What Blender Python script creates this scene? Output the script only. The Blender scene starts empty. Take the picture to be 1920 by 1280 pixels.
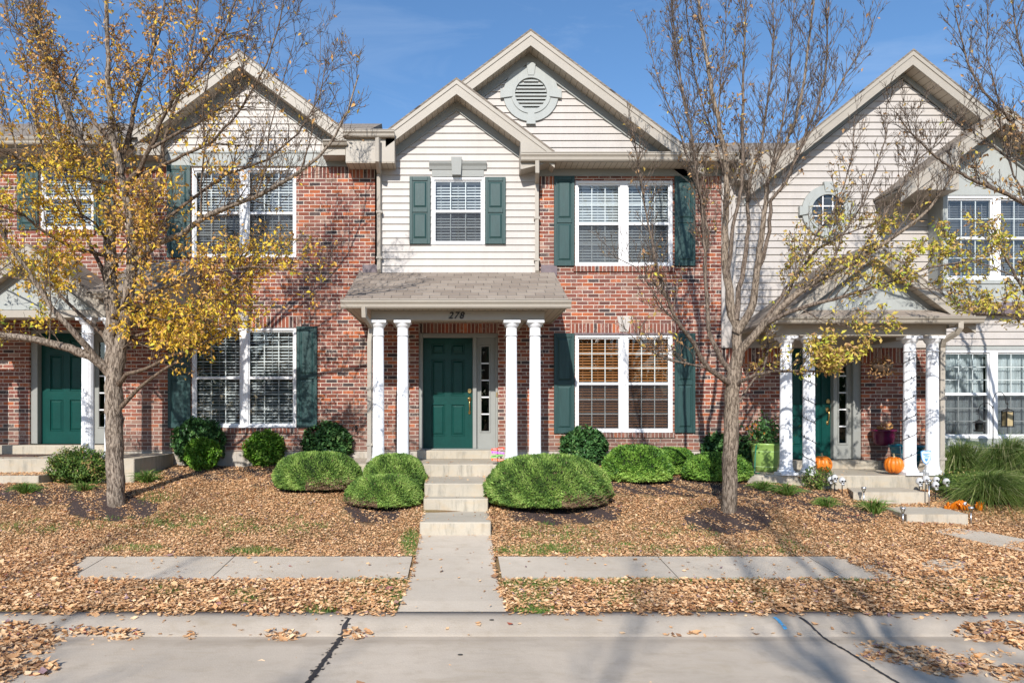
import bpy, math, random
import numpy as np
from mathutils import Vector
random.seed(7); rng = np.random.default_rng(11)
SC = bpy.context.scene; COL = SC.collection
D = 12.45; ZC = 1.90; F = 1280.0; VX = 862.0; VY = 773.0
def W(px, py, Y):
    """world point that sits at depth Y (0 = brick wall, negative towards the street)"""
    s = F/(Y+D); return ((px-VX)/s, Y, ZC-(py-VY)/s)
def wx(px, Y=0.0): return (px-VX)*(Y+D)/F
def wz(py, Y=0.0): return ZC-(py-VY)*(Y+D)/F
# ------------------------------------------------------------------ ground
_gd = np.array([-60, 5.80, 5.83, 5.95, 6.06, 6.995, 7.757, 8.62, 9.85, 10.9, 12.45, 60.])
_gz = np.array([0.0, 0.0, 0.01, .075, .10, .175, .245, .33, .57, .76, .93, 1.0])
TREES = [(-5.07, -2.35), (3.90, -2.75), (10.6, -3.2)]
def sstep(a, b, x):
    t = np.clip((x-a)/(b-a), 0, 1); return t*t*(3-2*t)
def gz(X, Y):
    X = np.asarray(X, float); Y = np.asarray(Y, float); d = Y+D
    z = np.interp(d, _gd, _gz)
    z = z-0.13*sstep(4.3, 7.0, X)*sstep(7.9, 9.6, d)
    z = z+.13*np.exp(-((X+6.6)/.9)**2-((d-10.35)/.45)**2)
    for tx, ty in TREES[:2]:
        z = z+0.085*np.exp(-(((X-tx)/.55)**2+((Y-ty)/.42)**2))
    lawn = sstep(7.8, 8.3, d)
    z = z+lawn*(0.012*np.sin(X*2.1+Y*1.3)+0.01*np.sin(X*5.3-Y*3.1+1))
    return z
_GD = np.arange(4.6, 12.5, .01)
def G(px, py):
    """ground point seen at a photo position"""
    d = _GD; X = (px-VX)*d/F; z = gz(X, d-D); k = np.nonzero(VY+F*(ZC-z)/d <= py)[0]
    if len(k): k = k[0]; return (float(X[k]), float(d[k]-D), float(z[k]))
    return ((px-VX)*12.4/F, -.05, float(gz((px-VX)*12.4/F, -.05)))
# ------------------------------------------------------------------ objects
ORG = {}
def empty(name, loc, label, cat, group=None):
    o = bpy.data.objects.new(name, None); COL.objects.link(o); o.location = loc
    o.empty_display_size = .2; ORG[o.name] = Vector(loc); tag(o, label, cat, group); return o
def tag(o, label=None, cat=None, group=None, kind=None):
    if label: o['label'] = label
    if cat: o['category'] = cat
    if group: o['group'] = group
    if kind: o['kind'] = kind
    return o
def link_mesh(me, name, mat, parent=None, origin=None):
    o = bpy.data.objects.new(name, me); COL.objects.link(o)
    if mat: me.materials.append(mat)
    if parent is not None:
        o.parent = parent; ORG[o.name] = ORG[parent.name]
    else:
        org = Vector(origin) if origin else Vector((0, 0, 0)); o.location = org; ORG[o.name] = org
    return o
class MB:
    def __init__(s): s.v = []; s.f = []
    def add(s, vs, fs):
        n = len(s.v); s.v += [tuple(map(float, p)) for p in vs]; s.f += [tuple(i+n for i in q) for q in fs]; return s
    def quad(s, a, b, c, d): return s.add([a, b, c, d], [(0, 1, 2, 3)])
    def box(s, x0, x1, y0, y1, z0, z1, b=0.0):
        if x0 > x1: x0, x1 = x1, x0
        if y0 > y1: y0, y1 = y1, y0
        if z0 > z1: z0, z1 = z1, z0
        if b <= 0:
            v = [(x0, y0, z0), (x1, y0, z0), (x1, y1, z0), (x0, y1, z0), (x0, y0, z1), (x1, y0, z1), (x1, y1, z1), (x0, y1, z1)]
            return s.add(v, [(0, 3, 2, 1), (4, 5, 6, 7), (0, 1, 5, 4), (1, 2, 6, 5), (2, 3, 7, 6), (3, 0, 4, 7)])
        # front (towards -Y) edges chamfered
        v = [(x0+b, y0, z0+b), (x1-b, y0, z0+b), (x1-b, y0, z1-b), (x0+b, y0, z1-b),
             (x0, y0+b, z0), (x1, y0+b, z0), (x1, y0+b, z1), (x0, y0+b, z1),
             (x0, y1, z0), (x1, y1, z0), (x1, y1, z1), (x0, y1, z1)]
        f = [(0, 1, 2, 3), (9, 8, 11, 10)]
        for i in range(4):
            j = (i+1) % 4; f += [(4+i, 4+j, j, i), (8+i, 8+j, 4+j, 4+i)]
        return s.add(v, f)
    def prism_y(s, poly, y0, y1):   # poly of (x,z)
        n = len(poly); v = [(x, y0, z) for x, z in poly]+[(x, y1, z) for x, z in poly]
        return s.add(v, [tuple(range(n)), tuple(range(2*n-1, n-1, -1))]+[(i, n+i, n+(i+1) % n, (i+1) % n) for i in range(n)])
    def prism_x(s, poly, x0, x1):   # poly of (y,z)
        n = len(poly); v = [(x0, y, z) for y, z in poly]+[(x1, y, z) for y, z in poly]
        return s.add(v, [tuple(range(n)), tuple(range(2*n-1, n-1, -1))]+[(i, n+i, n+(i+1) % n, (i+1) % n) for i in range(n)])
    def prism_z(s, poly, z0, z1):   # poly of (x,y)
        n = len(poly); v = [(x, y, z0) for x, y in poly]+[(x, y, z1) for x, y in poly]
        return s.add(v, [tuple(range(n)), tuple(range(2*n-1, n-1, -1))]+[(i, n+i, n+(i+1) % n, (i+1) % n) for i in range(n)])
    def chevron(s, ax, az, xl, xr, p, h, y0, y1):
        if xl < ax: s.prism_y([(xl, az-p*(ax-xl)), (ax, az), (ax, az-h), (xl, az-p*(ax-xl)-h)], y0, y1)
        if xr > ax: s.prism_y([(ax, az), (xr, az-p*(xr-ax)), (xr, az-p*(xr-ax)-h), (ax, az-h)], y0, y1)
        return s
    def tube(s, pts, rad, n=8, rot=0.0, caps=True):
        pts = [Vector(p) for p in pts]; m = len(pts)
        if not hasattr(rad, '__len__'): rad = [rad]*m
        up = Vector((0.13, 0.31, .94)); base = len(s.v)
        for i, p in enumerate(pts):
            t = (pts[min(i+1, m-1)]-pts[max(i-1, 0)]).normalized()
            if i == 0:
                a = t.cross(up); a = a.normalized() if a.length > 1e-3 else t.cross(Vector((1, 0, 0))).normalized()
            else:
                a = (a-t*a.dot(t)); a = a.normalized() if a.length > 1e-5 else t.orthogonal().normalized()
            b = t.cross(a)
            for k in range(n):
                an = rot+2*math.pi*k/n; q = p+(a*math.cos(an)+b*math.sin(an))*rad[i]; s.v.append((q.x, q.y, q.z))
        for i in range(m-1):
            for k in range(n):
                k2 = (k+1) % n; s.f.append((base+i*n+k, base+i*n+k2, base+(i+1)*n+k2, base+(i+1)*n+k))
        if caps:
            s.f.append(tuple(base+k for k in range(n-1, -1, -1))); s.f.append(tuple(base+(m-1)*n+k for k in range(n)))
        return s
    def lathe(s, prof, c, n=32, flute=0, fd=0.0, sx=1.0, sy=1.0):
        base = len(s.v); cx, cy, cz = c
        for r, z, *fl in prof:
            for k in range(n):
                a = 2*math.pi*k/n; rr = r
                if flute and (not fl or fl[0]): rr = r-fd*(0.5-0.5*math.cos(a*flute))
                s.v.append((cx+rr*math.cos(a)*sx, cy+rr*math.sin(a)*sy, cz+z))
        for i in range(len(prof)-1):
            for k in range(n):
                k2 = (k+1) % n; s.f.append((base+i*n+k, base+i*n+k2, base+(i+1)*n+k2, base+(i+1)*n+k))
        s.f.append(tuple(base+k for k in range(n-1, -1, -1))); s.f.append(tuple(base+(len(prof)-1)*n+k for k in range(n)))
        return s
    def ball(s, c, rx, ry, rz, n=12, m=8, fn=None):
        base = len(s.v)
        for i in range(m+1):
            ph = math.pi*i/m-math.pi/2
            for k in range(n):
                a = 2*math.pi*k/n; f = fn(a, ph) if fn else 1.0
                s.v.append((c[0]+rx*f*math.cos(ph)*math.cos(a), c[1]+ry*f*math.cos(ph)*math.sin(a), c[2]+rz*f*math.sin(ph)))
        for i in range(m):
            for k in range(n):
                k2 = (k+1) % n; s.f.append((base+i*n+k, base+i*n+k2, base+(i+1)*n+k2, base+(i+1)*n+k))
        return s
    def build(s, name, mat, parent=None, origin=None, smooth=False, label=None):
        o0 = ORG[parent.name] if parent is not None else (Vector(origin) if origin else Vector((0, 0, 0)))
        me = bpy.data.meshes.new(name); me.from_pydata([(x-o0.x, y-o0.y, z-o0.z) for x, y, z in s.v], [], s.f); me.update()
        if smooth: me.polygons.foreach_set('use_smooth', [True]*len(me.polygons))
        o = link_mesh(me, name, mat, parent, origin)
        if label: o['label'] = label
        return o
def pieces(mb, name, mat, parent):
    """every disconnected piece of mb becomes a part of its own"""
    n = len(mb.v); lab = list(range(n))
    def find(i):
        while lab[i] != i: lab[i] = lab[lab[i]]; i = lab[i]
        return i
    for f in mb.f:
        a = find(f[0])
        for j in f[1:]: lab[find(j)] = a
    groups = {}
    for f in mb.f: groups.setdefault(find(f[0]), []).append(f)
    for fs in groups.values():
        idx = sorted({i for f in fs for i in f}); mp = {i: k for k, i in enumerate(idx)}; q = MB(); q.v = [mb.v[i] for i in idx]; q.f = [tuple(mp[i] for i in f) for f in fs]; q.build(name, mat, parent)
def np_mesh(name, V, Fc, mat, parent=None, origin=None, attr=None, smooth=False):
    """V (N,3), Fc (M,k) -> mesh, optional per-point float attribute rnd"""
    o0 = ORG[parent.name] if parent is not None else (Vector(origin) if origin else Vector((0, 0, 0)))
    V = V-np.array([o0.x, o0.y, o0.z]); k = Fc.shape[1]
    me = bpy.data.meshes.new(name); me.vertices.add(len(V)); me.vertices.foreach_set('co', V.astype(np.float32).ravel())
    me.loops.add(Fc.size); me.loops.foreach_set('vertex_index', Fc.astype(np.int32).ravel())
    me.polygons.add(len(Fc)); me.polygons.foreach_set('loop_start', (np.arange(len(Fc))*k).astype(np.int32))
    me.polygons.foreach_set('loop_total', np.full(len(Fc), k, np.int32))
    if smooth: me.polygons.foreach_set('use_smooth', np.ones(len(Fc), bool))
    if attr is not None:
        a = me.attributes.new('rnd', 'FLOAT', 'POINT'); a.data.foreach_set('value', attr.astype(np.float32))
    me.update(calc_edges=True); me.validate()
    return link_mesh(me, name, mat, parent, origin)
# ------------------------------------------------------------------ materials
def newmat(name):
    m = bpy.data.materials.new(name); m.use_nodes = True; nt = m.node_tree
    return m, nt, nt.nodes['Principled BSDF'], nt.nodes['Material Output']
def nd(nt, t, **kw):
    n = nt.nodes.new(t)
    for k, v in kw.items(): setattr(n, k, v)
    return n
def mth(nt, op, a, b=None, c=None, clamp=False):
    n = nt.nodes.new('ShaderNodeMath'); n.operation = op; n.use_clamp = clamp
    for i, x in enumerate((a, b, c)):
        if x is None: continue
        if isinstance(x, (int, float)): n.inputs[i].default_value = x
        else: nt.links.new(x, n.inputs[i])
    return n.outputs[0]
def ramp(nt, fac, stops, interp='LINEAR'):
    n = nt.nodes.new('ShaderNodeValToRGB'); n.color_ramp.interpolation = interp
    el = n.color_ramp.elements
    while len(el) > 1: el.remove(el[-1])
    el[0].position = stops[0][0]; el[0].color = (*stops[0][1], 1)
    for p, c in stops[1:]:
        e = el.new(p); e.color = (*c, 1)
    nt.links.new(fac, n.inputs[0]); return n.outputs[0]
def mixc(nt, fac, a, b, mode='MIX'):
    n = nt.nodes.new('ShaderNodeMix'); n.data_type = 'RGBA'; n.blend_type = mode
    for sock, x in ((n.inputs[0], fac), (n.inputs[6], a), (n.inputs[7], b)):
        if isinstance(x, (int, float)): sock.default_value = x
        elif isinstance(x, tuple): sock.default_value = (*x, 1)
        else: nt.links.new(x, sock)
    return n.outputs[2]
def noise(nt, vec, scale, detail=4, rough=.55, dist=0.0):
    n = nt.nodes.new('ShaderNodeTexNoise'); n.inputs['Scale'].default_value = scale; n.inputs['Detail'].default_value = detail
    n.inputs['Roughness'].default_value = rough; n.inputs['Distortion'].default_value = dist
    if vec is not None: nt.links.new(vec, n.inputs['Vector'])
    return n.outputs[0]
def wpos(nt): return nt.nodes.new('ShaderNodeNewGeometry').outputs['Position']
def ocoord(nt): return nt.nodes.new('ShaderNodeTexCoord').outputs['Object']
def scalev(nt, vec, s):
    n = nt.nodes.new('ShaderNodeVectorMath'); n.operation = 'MULTIPLY'; nt.links.new(vec, n.inputs[0]); n.inputs[1].default_value = s; return n.outputs[0]
def bump(nt, h, dist, strength=1.0):
    n = nt.nodes.new('ShaderNodeBump'); n.inputs['Distance'].default_value = dist; n.inputs['Strength'].default_value = strength
    nt.links.new(h, n.inputs['Height']); return n.outputs[0]
def plain(name, col, rough=.6, var=.12, scale=3.0, bmp=0.0, bscale=60, stretch=(1, 1, 1), spec=.4, metal=0.0):
    m, nt, b, o = newmat(name); v = scalev(nt, ocoord(nt), stretch)
    n1 = noise(nt, v, scale, 6, .6); n2 = noise(nt, v, scale*9, 3)
    f = mth(nt, 'ADD', mth(nt, 'MULTIPLY', n1, .65), mth(nt, 'MULTIPLY', n2, .35))
    lo = tuple(c*(1-var*1.6) for c in col); hi = tuple(min(1, c*(1+var*1.3)) for c in col)
    nt.links.new(ramp(nt, f, [(.3, lo), (.7, hi)]), b.inputs['Base Color'])
    b.inputs['Roughness'].default_value = rough; b.inputs['Specular IOR Level'].default_value = spec; b.inputs['Metallic'].default_value = metal
    if bmp: nt.links.new(bump(nt, noise(nt, v, bscale, 4), bmp), b.inputs['Normal'])
    return m
def brick_mat(name, soldier=False, bw=.2032, bh=.0677, mort=.0118):
    m, nt, b, o = newmat(name); p = wpos(nt)
    sx = nd(nt, 'ShaderNodeSeparateXYZ'); nt.links.new(p, sx.inputs[0])
    u = mth(nt, 'ADD', sx.outputs[0], sx.outputs[1]); v = sx.outputs[2]
    wob = noise(nt, scalev(nt, p, (9, 9, 9)), 1.5, 2)
    wobv = mth(nt, 'MULTIPLY', mth(nt, 'SUBTRACT', wob, .5), .006)
    u = mth(nt, 'ADD', u, wobv); v = mth(nt, 'ADD', v, wobv)
    if soldier: bw, bh = bh, .2032
    row = mth(nt, 'FLOOR', mth(nt, 'DIVIDE', v, bh)); fv = mth(nt, 'FRACT', mth(nt, 'DIVIDE', v, bh))
    uu = mth(nt, 'DIVIDE', u, bw)
    if not soldier: uu = mth(nt, 'ADD', uu, mth(nt, 'MULTIPLY', mth(nt, 'MODULO', mth(nt, 'ADD', row, 1000), 2), .5))
    col = mth(nt, 'FLOOR', uu); fu = mth(nt, 'FRACT', uu)
    mu = mort/bw/2; mv = mort/bh/2
    eu = mth(nt, 'MINIMUM', mth(nt, 'DIVIDE', fu, mu), mth(nt, 'DIVIDE', mth(nt, 'SUBTRACT', 1, fu), mu))
    if soldier: e = eu
    else: e = mth(nt, 'MINIMUM', eu, mth(nt, 'MINIMUM', mth(nt, 'DIVIDE', fv, mv), mth(nt, 'DIVIDE', mth(nt, 'SUBTRACT', 1, fv), mv)))
    face = mth(nt, 'SUBTRACT', mth(nt, 'MULTIPLY', e, 2.2), 1.6, clamp=True)
    cb = nd(nt, 'ShaderNodeCombineXYZ'); nt.links.new(col, cb.inputs[0])
    if not soldier: nt.links.new(row, cb.inputs[1])
    wn = nd(nt, 'ShaderNodeTexWhiteNoise', noise_dimensions='3D'); nt.links.new(cb.outputs[0], wn.inputs['Vector'])
    r = wn.outputs['Value']; sp = nd(nt, 'ShaderNodeSeparateColor'); nt.links.new(wn.outputs['Color'], sp.inputs[0]); r2 = sp.outputs[1]; r3 = sp.outputs[2]
    base = ramp(nt, r, [(0, (.25, .075, .046)), (.16, (.30, .088, .05)), (.34, (.20, .064, .048)), (.5, (.44, .125, .05)), (.62, (.26, .095, .068)),
                        (.74, (.17, .072, .058)), (.84, (.065, .05, .05)), (.92, (.34, .19, .14))], 'CONSTANT')
    n1 = noise(nt, p, 14, 5, .65)
    base = mixc(nt, mth(nt, 'MULTIPLY', mth(nt, 'SUBTRACT', n1, .35, clamp=True), 1.1), base, (.10, .05, .045))
    vary = nd(nt, 'ShaderNodeHueSaturation'); nt.links.new(base, vary.inputs['Color'])
    nt.links.new(mth(nt, 'ADD', .8, mth(nt, 'MULTIPLY', r2, .45)), vary.inputs['Value'])
    # lime smears on some bricks
    sm = noise(nt, scalev(nt, p, (38, 38, 16)), 1.0, 4, .6)
    smear = mth(nt, 'MULTIPLY', mth(nt, 'MULTIPLY', mth(nt, 'SUBTRACT', sm, .52, clamp=True), 7, clamp=True), mth(nt, 'GREATER_THAN', r3, .5))
    area = mth(nt, 'MULTIPLY', mth(nt, 'SUBTRACT', noise(nt, p, .9, 3), .42, clamp=True), 4.5, clamp=True)
    c = mixc(nt, mth(nt, 'MULTIPLY', smear, mth(nt, 'ADD', .2, mth(nt, 'MULTIPLY', area, .5))), vary.outputs[0], (.62, .5, .44))
    mc = ramp(nt, noise(nt, p, 25, 4), [(.3, (.54, .46, .38)), (.7, (.76, .66, .56))])
    c = mixc(nt, face, mc, c); wth = noise(nt, scalev(nt, p, (1.3, 1.3, .6)), 1, 5, .6); c = mixc(nt, mth(nt, 'MULTIPLY', mth(nt, 'SUBTRACT', wth, .5, clamp=True), 2.2), c, (.16, .10, .08)); low = mth(nt, 'MULTIPLY', mth(nt, 'SUBTRACT', mth(nt, 'ADD', 1.75, mth(nt, 'MULTIPLY', noise(nt, scalev(nt, p, (3, 3, .8)), 1, 4), .8)), sx.outputs[2], clamp=True), .45); c = mixc(nt, low, c, (.20, .15, .12)); nt.links.new(c, b.inputs['Base Color']); b.inputs['Roughness'].default_value = .88
    b.inputs['Specular IOR Level'].default_value = .2
    h = mth(nt, 'ADD', face, mth(nt, 'MULTIPLY', noise(nt, p, 160, 3), .3))
    nt.links.new(bump(nt, h, .006, .8), b.inputs['Normal']); return m
def leafmat(name, stops, trans=.25, rough=.6, interp='LINEAR'):
    m, nt, b, o = newmat(name); a = nd(nt, 'ShaderNodeAttribute', attribute_name='rnd')
    c = ramp(nt, a.outputs['Fac'], stops, interp); nt.links.new(c, b.inputs['Base Color']); b.inputs['Roughness'].default_value = rough
    b.inputs['Specular IOR Level'].default_value = .25
    if trans:
        t = nd(nt, 'ShaderNodeBsdfTranslucent'); nt.links.new(c, t.inputs[0]); mx = nd(nt, 'ShaderNodeMixShader'); mx.inputs[0].default_value = trans
        nt.links.new(b.outputs[0], mx.inputs[1]); nt.links.new(t.outputs[0], mx.inputs[2]); nt.links.new(mx.outputs[0], o.inputs[0])
    return m
def concrete_mat(name, col, stain=.5, joints=None, grooves=True, gutter=False):
    m, nt, b, o = newmat(name); p = wpos(nt)
    n1 = noise(nt, p, .8, 5, .6); n2 = noise(nt, p, 5, 6, .7); n3 = noise(nt, p, 60, 4, .6)
    c = ramp(nt, n1, [(.3, tuple(x*.80 for x in col)), (.7, tuple(min(1, x*1.08) for x in col))])
    n4 = noise(nt, scalev(nt, p, (1, 2.2, 1)), 2.6, 5, .65, 1.0); c = mixc(nt, mth(nt, 'MULTIPLY', mth(nt, 'SUBTRACT', n4, .52, clamp=True), 2.6, clamp=True), c, (col[0]*.74, col[1]*.70, col[2]*.62))
    n5 = noise(nt, p, 260, 2, .5); c = mixc(nt, mth(nt, 'MULTIPLY', mth(nt, 'SUBTRACT', n5, .56, clamp=True), 3, clamp=True), c, tuple(x*.5 for x in col))
    c = mixc(nt, mth(nt, 'MULTIPLY', mth(nt, 'SUBTRACT', n2, .5, clamp=True), stain*2.2), c, (col[0]*.62, col[1]*.57, col[2]*.5))
    c = mixc(nt, mth(nt, 'MULTIPLY', n3, .3), c, tuple(x*.72 for x in col))
    sx = nd(nt, 'ShaderNodeSeparateXYZ'); nt.links.new(p, sx.inputs[0])
    drip = noise(nt, scalev(nt, p, (9, 9, 1.6)), 1, 5, .7)
    nz = nd(nt, 'ShaderNodeSeparateXYZ'); nt.links.new(nt.nodes.new('ShaderNodeNewGeometry').outputs['Normal'], nz.inputs[0])
    vert = mth(nt, 'SUBTRACT', 1, mth(nt, 'MULTIPLY', mth(nt, 'ABSOLUTE', nz.outputs[2]), 1.4), clamp=True)
    c = mixc(nt, mth(nt, 'MULTIPLY', mth(nt, 'MULTIPLY', mth(nt, 'SUBTRACT', drip, .5, clamp=True), 5, clamp=True), mth(nt, 'MULTIPLY', vert, .8)), c, (.20, .19, .165))
    c = mixc(nt, mth(nt, 'MULTIPLY', mth(nt, 'MULTIPLY', mth(nt, 'SUBTRACT', noise(nt, scalev(nt, p, (6, 6, 10)), 1, 3), .48, clamp=True), 4, clamp=True), mth(nt, 'MULTIPLY', vert, .4)), c, (.5, .38, .24))
    if gutter:   # brown silt washed along the kerb foot
        dy = mth(nt, 'ABSOLUTE', mth(nt, 'ADD', sx.outputs[1], D-5.70))
        w = mth(nt, 'MULTIPLY', mth(nt, 'SUBTRACT', noise(nt, scalev(nt, p, (.5, 2, 1)), 1.2, 4), .33, clamp=True), 3.2)
        g = mth(nt, 'MULTIPLY', mth(nt, 'SUBTRACT', 1, mth(nt, 'DIVIDE', dy, .17), clamp=True), w, clamp=True)
        c = mixc(nt, mth(nt, 'MULTIPLY', g, .5), c, (.20, .145, .095))
        s2 = mth(nt, 'MULTIPLY', mth(nt, 'SUBTRACT', noise(nt, scalev(nt, p, (1.2, 3, 1)), 1, 5, .7), .54, clamp=True), 4, clamp=True)
        c = mixc(nt, mth(nt, 'MULTIPLY', s2, .35), c, (.25, .2, .15))
    nt.links.new(c, b.inputs['Base Color']); b.inputs['Roughness'].default_value = .9; b.inputs['Specular IOR Level'].default_value = .2
    nt.links.new(bump(nt, mth(nt, 'ADD', n3, mth(nt, 'MULTIPLY', noise(nt, scalev(nt, p, (2, 40, 2)), 3, 2), .6)), .003, .7), b.inputs['Normal'])
    return m
M = {}
M['brick'] = brick_mat('brick'); M['soldier'] = brick_mat('soldier_brick', True)
M['siding'] = plain('vinyl_siding', (.47, .43, .392), .5, .06, 1.6, .0006, 40, (3, 3, .7))
M['trim'] = plain('beige_trim', (.37, .33, .275), .5, .05, 2)
M['gray'] = plain('gray_trim', (.28, .285, .265), .55, .05, 2)
M['graylight'] = plain('gray_panel', (.36, .375, .355), .6, .05, 2, stretch=(6, 6, .6))
M['white'] = plain('white_vinyl', (.80, .80, .80), .35, .03, 2)
M['colwhite'] = plain('white_column_paint', (.80, .81, .83), .4, .03, 2)
M['shutter'] = plain('green_shutter', (.021, .060, .058), .45, .18, 3, .0012, 30, (14, 14, 1.2))
M['door'] = plain('green_door_paint', (.0045, .054, .045), .32, .14, 2, spec=.3)
M['brass'] = plain('brass', (.75, .50, .20), .28, .1, 5, metal=1.0)
M['dark'] = plain('dark_interior', (.055, .05, .05), .9, .2, 1)
M['fixture'] = plain('black_iron', (.02, .02, .02), .5, .1, 5)
M['stone'] = plain('pale_stone', (.5, .46, .42), .8, .12, 6, .002, 60)
M['lead'] = plain('lead_flashing', (.17, .13, .14), .5, .25, 6)
M['mat'] = plain('brown_mat', (.10, .06, .045), .95, .3, 30)
M['found'] = concrete_mat('foundation_concrete', (.52, .475, .415), .6)
M['steps'] = concrete_mat('step_concrete', (.51, .455, .365), .6)
M['walk'] = concrete_mat('walk_concrete', (.58, .50, .40), .6)
M['kerb'] = concrete_mat('kerb_concrete', (.45, .385, .31), .7)
M['road'] = concrete_mat('road_concrete', (.58, .49, .385), .75, gutter=True)
def soffit_mat():
    m, nt, b, o = newmat('soffit_vinyl'); sx = nd(nt, 'ShaderNodeSeparateXYZ'); nt.links.new(wpos(nt), sx.inputs[0])
    g = mth(nt, 'LESS_THAN', mth(nt, 'FRACT', mth(nt, 'DIVIDE', sx.outputs[0], .1)), .1)
    nt.links.new(mixc(nt, g, (.46, .40, .32), (.2, .165, .125)), b.inputs['Base Color']); b.inputs['Roughness'].default_value = .6; return m
M['soffit'] = soffit_mat()
def shingle_mat(name='roof_shingle', along='Y'):
    m, nt, b, o = newmat(name); p = wpos(nt); sx = nd(nt, 'ShaderNodeSeparateXYZ'); nt.links.new(p, sx.inputs[0])
    v = mth(nt, 'DIVIDE', sx.outputs[2], .062); row = mth(nt, 'FLOOR', v); fv = mth(nt, 'FRACT', v)
    hor = sx.outputs[0] if along == 'Y' else sx.outputs[1]
    uu = mth(nt, 'ADD', mth(nt, 'DIVIDE', hor, .3), mth(nt, 'MULTIPLY', row, .37)); cu = mth(nt, 'FLOOR', uu); fu = mth(nt, 'FRACT', uu)
    cb = nd(nt, 'ShaderNodeCombineXYZ'); nt.links.new(cu, cb.inputs[0]); nt.links.new(row, cb.inputs[1])
    wn = nd(nt, 'ShaderNodeTexWhiteNoise'); nt.links.new(cb.outputs[0], wn.inputs['Vector'])
    c = ramp(nt, wn.outputs['Value'], [(0, (.22, .185, .15)), (1, (.33, .28, .23))])
    c = mixc(nt, mth(nt, 'MULTIPLY', noise(nt, p, 90, 3), .5), c, (.12, .10, .08))
    line = mth(nt, 'MAXIMUM', mth(nt, 'LESS_THAN', fu, .035), mth(nt, 'LESS_THAN', fv, .1))
    nt.links.new(mixc(nt, mth(nt, 'MULTIPLY', line, .8), c, (.05, .04, .035)), b.inputs['Base Color']); b.inputs['Roughness'].default_value = .95
    b.inputs['Specular IOR Level'].default_value = .15
    nt.links.new(bump(nt, noise(nt, p, 220, 3), .002), b.inputs['Normal']); return m
M['shingle'] = shingle_mat(); M['shinglex'] = shingle_mat('roof_shingle_side', 'X')
def porch_shingle():
    m, nt, b, o = newmat('porch_shingle'); p = wpos(nt); sx = nd(nt, 'ShaderNodeSeparateXYZ'); nt.links.new(p, sx.inputs[0])
    row = mth(nt, 'FLOOR', mth(nt, 'DIVIDE', mth(nt, 'ADD', sx.outputs[1], 5.0), .146))
    uu = mth(nt, 'ADD', mth(nt, 'DIVIDE', sx.outputs[0], .305), mth(nt, 'MULTIPLY', row, .417)); cu = mth(nt, 'FLOOR', uu); fu = mth(nt, 'FRACT', uu)
    cb = nd(nt, 'ShaderNodeCombineXYZ'); nt.links.new(cu, cb.inputs[0]); nt.links.new(row, cb.inputs[1])
    wn = nd(nt, 'ShaderNodeTexWhiteNoise'); nt.links.new(cb.outputs[0], wn.inputs['Vector'])
    c = ramp(nt, wn.outputs['Value'], [(0, (.27, .22, .18)), (1, (.38, .32, .265))])
    c = mixc(nt, mth(nt, 'MULTIPLY', noise(nt, p, 120, 3), .45), c, (.13, .11, .09))
    nt.links.new(mixc(nt, mth(nt, 'MULTIPLY', mth(nt, 'LESS_THAN', fu, .03), .85), c, (.04, .035, .03)), b.inputs['Base Color'])
    b.inputs['Roughness'].default_value = .95; b.inputs['Specular IOR Level'].default_value = .15
    nt.links.new(bump(nt, noise(nt, p, 260, 3), .002), b.inputs['Normal']); return m
M['pshingle'] = porch_shingle()
def glass_mat():
    m, nt, b, o = newmat('window_glass'); nt.nodes.remove(b)
    t = nd(nt, 'ShaderNodeBsdfTransparent'); t.inputs[0].default_value = (.86, .9, .9, 1); g = nd(nt, 'ShaderNodeBsdfGlossy'); g.inputs['Roughness'].default_value = .015
    nt.links.new(bump(nt, noise(nt, wpos(nt), 2.5, 2), .012, .35), g.inputs['Normal'])
    fr = nd(nt, 'ShaderNodeFresnel'); fr.inputs[0].default_value = 1.52
    mx = nd(nt, 'ShaderNodeMixShader'); nt.links.new(mth(nt, 'MULTIPLY', fr.outputs[0], 2.2, clamp=True), mx.inputs[0])
    nt.links.new(t.outputs[0], mx.inputs[1]); nt.links.new(g.outputs[0], mx.inputs[2]); nt.links.new(mx.outputs[0], o.inputs[0]); return m
M['glass'] = glass_mat()
def screen_mat():
    m, nt, b, o = newmat('insect_screen'); b.inputs['Base Color'].default_value = (.03, .03, .035, 1); b.inputs['Roughness'].default_value = .8; t = nd(nt, 'ShaderNodeBsdfTransparent')
    mx = nd(nt, 'ShaderNodeMixShader'); mx.inputs[0].default_value = .42; nt.links.new(t.outputs[0], mx.inputs[1]); nt.links.new(b.outputs[0], mx.inputs[2]); nt.links.new(mx.outputs[0], o.inputs[0]); return m
M['screen'] = screen_mat()
M['blind_white'] = plain('white_blind', (.62, .64, .66), .5, .04, 2)
M['blind_grey'] = plain('grey_blind', (.36, .36, .39), .5, .06, 2)
M['blind_wood'] = plain('wood_blind', (.42, .175, .065), .45, .15, 3, stretch=(1, 4, 6))
M['reflection_sheet'] = plain('painted_reflection', (.62, .66, .68), .8, .25, 2.2, stretch=(7, 7, .5))  # streaky pale colour stands in for white siding and doors mirrored in the pane
def bark_mat(name, c0, c1):
    m, nt, b, o = newmat(name); p = wpos(nt); v = scalev(nt, p, (1, 1, .22))
    n1 = noise(nt, v, 48, 4, .65, .6); n2 = noise(nt, p, 5, 3)
    c = ramp(nt, n1, [(.42, c0), (.56, c1)]); c = mixc(nt, mth(nt, 'MULTIPLY', n2, .35), c, tuple(x*.6 for x in c1))
    nt.links.new(c, b.inputs['Base Color']); b.inputs['Roughness'].default_value = .9; b.inputs['Specular IOR Level'].default_value = .15
    nt.links.new(bump(nt, n1, .03, .9), b.inputs['Normal']); return m
M['bark'] = bark_mat('brown_bark', (.075, .054, .04), (.40, .325, .255))
M['bark2'] = bark_mat('grey_bark', (.085, .062, .045), (.36, .285, .215))
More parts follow.
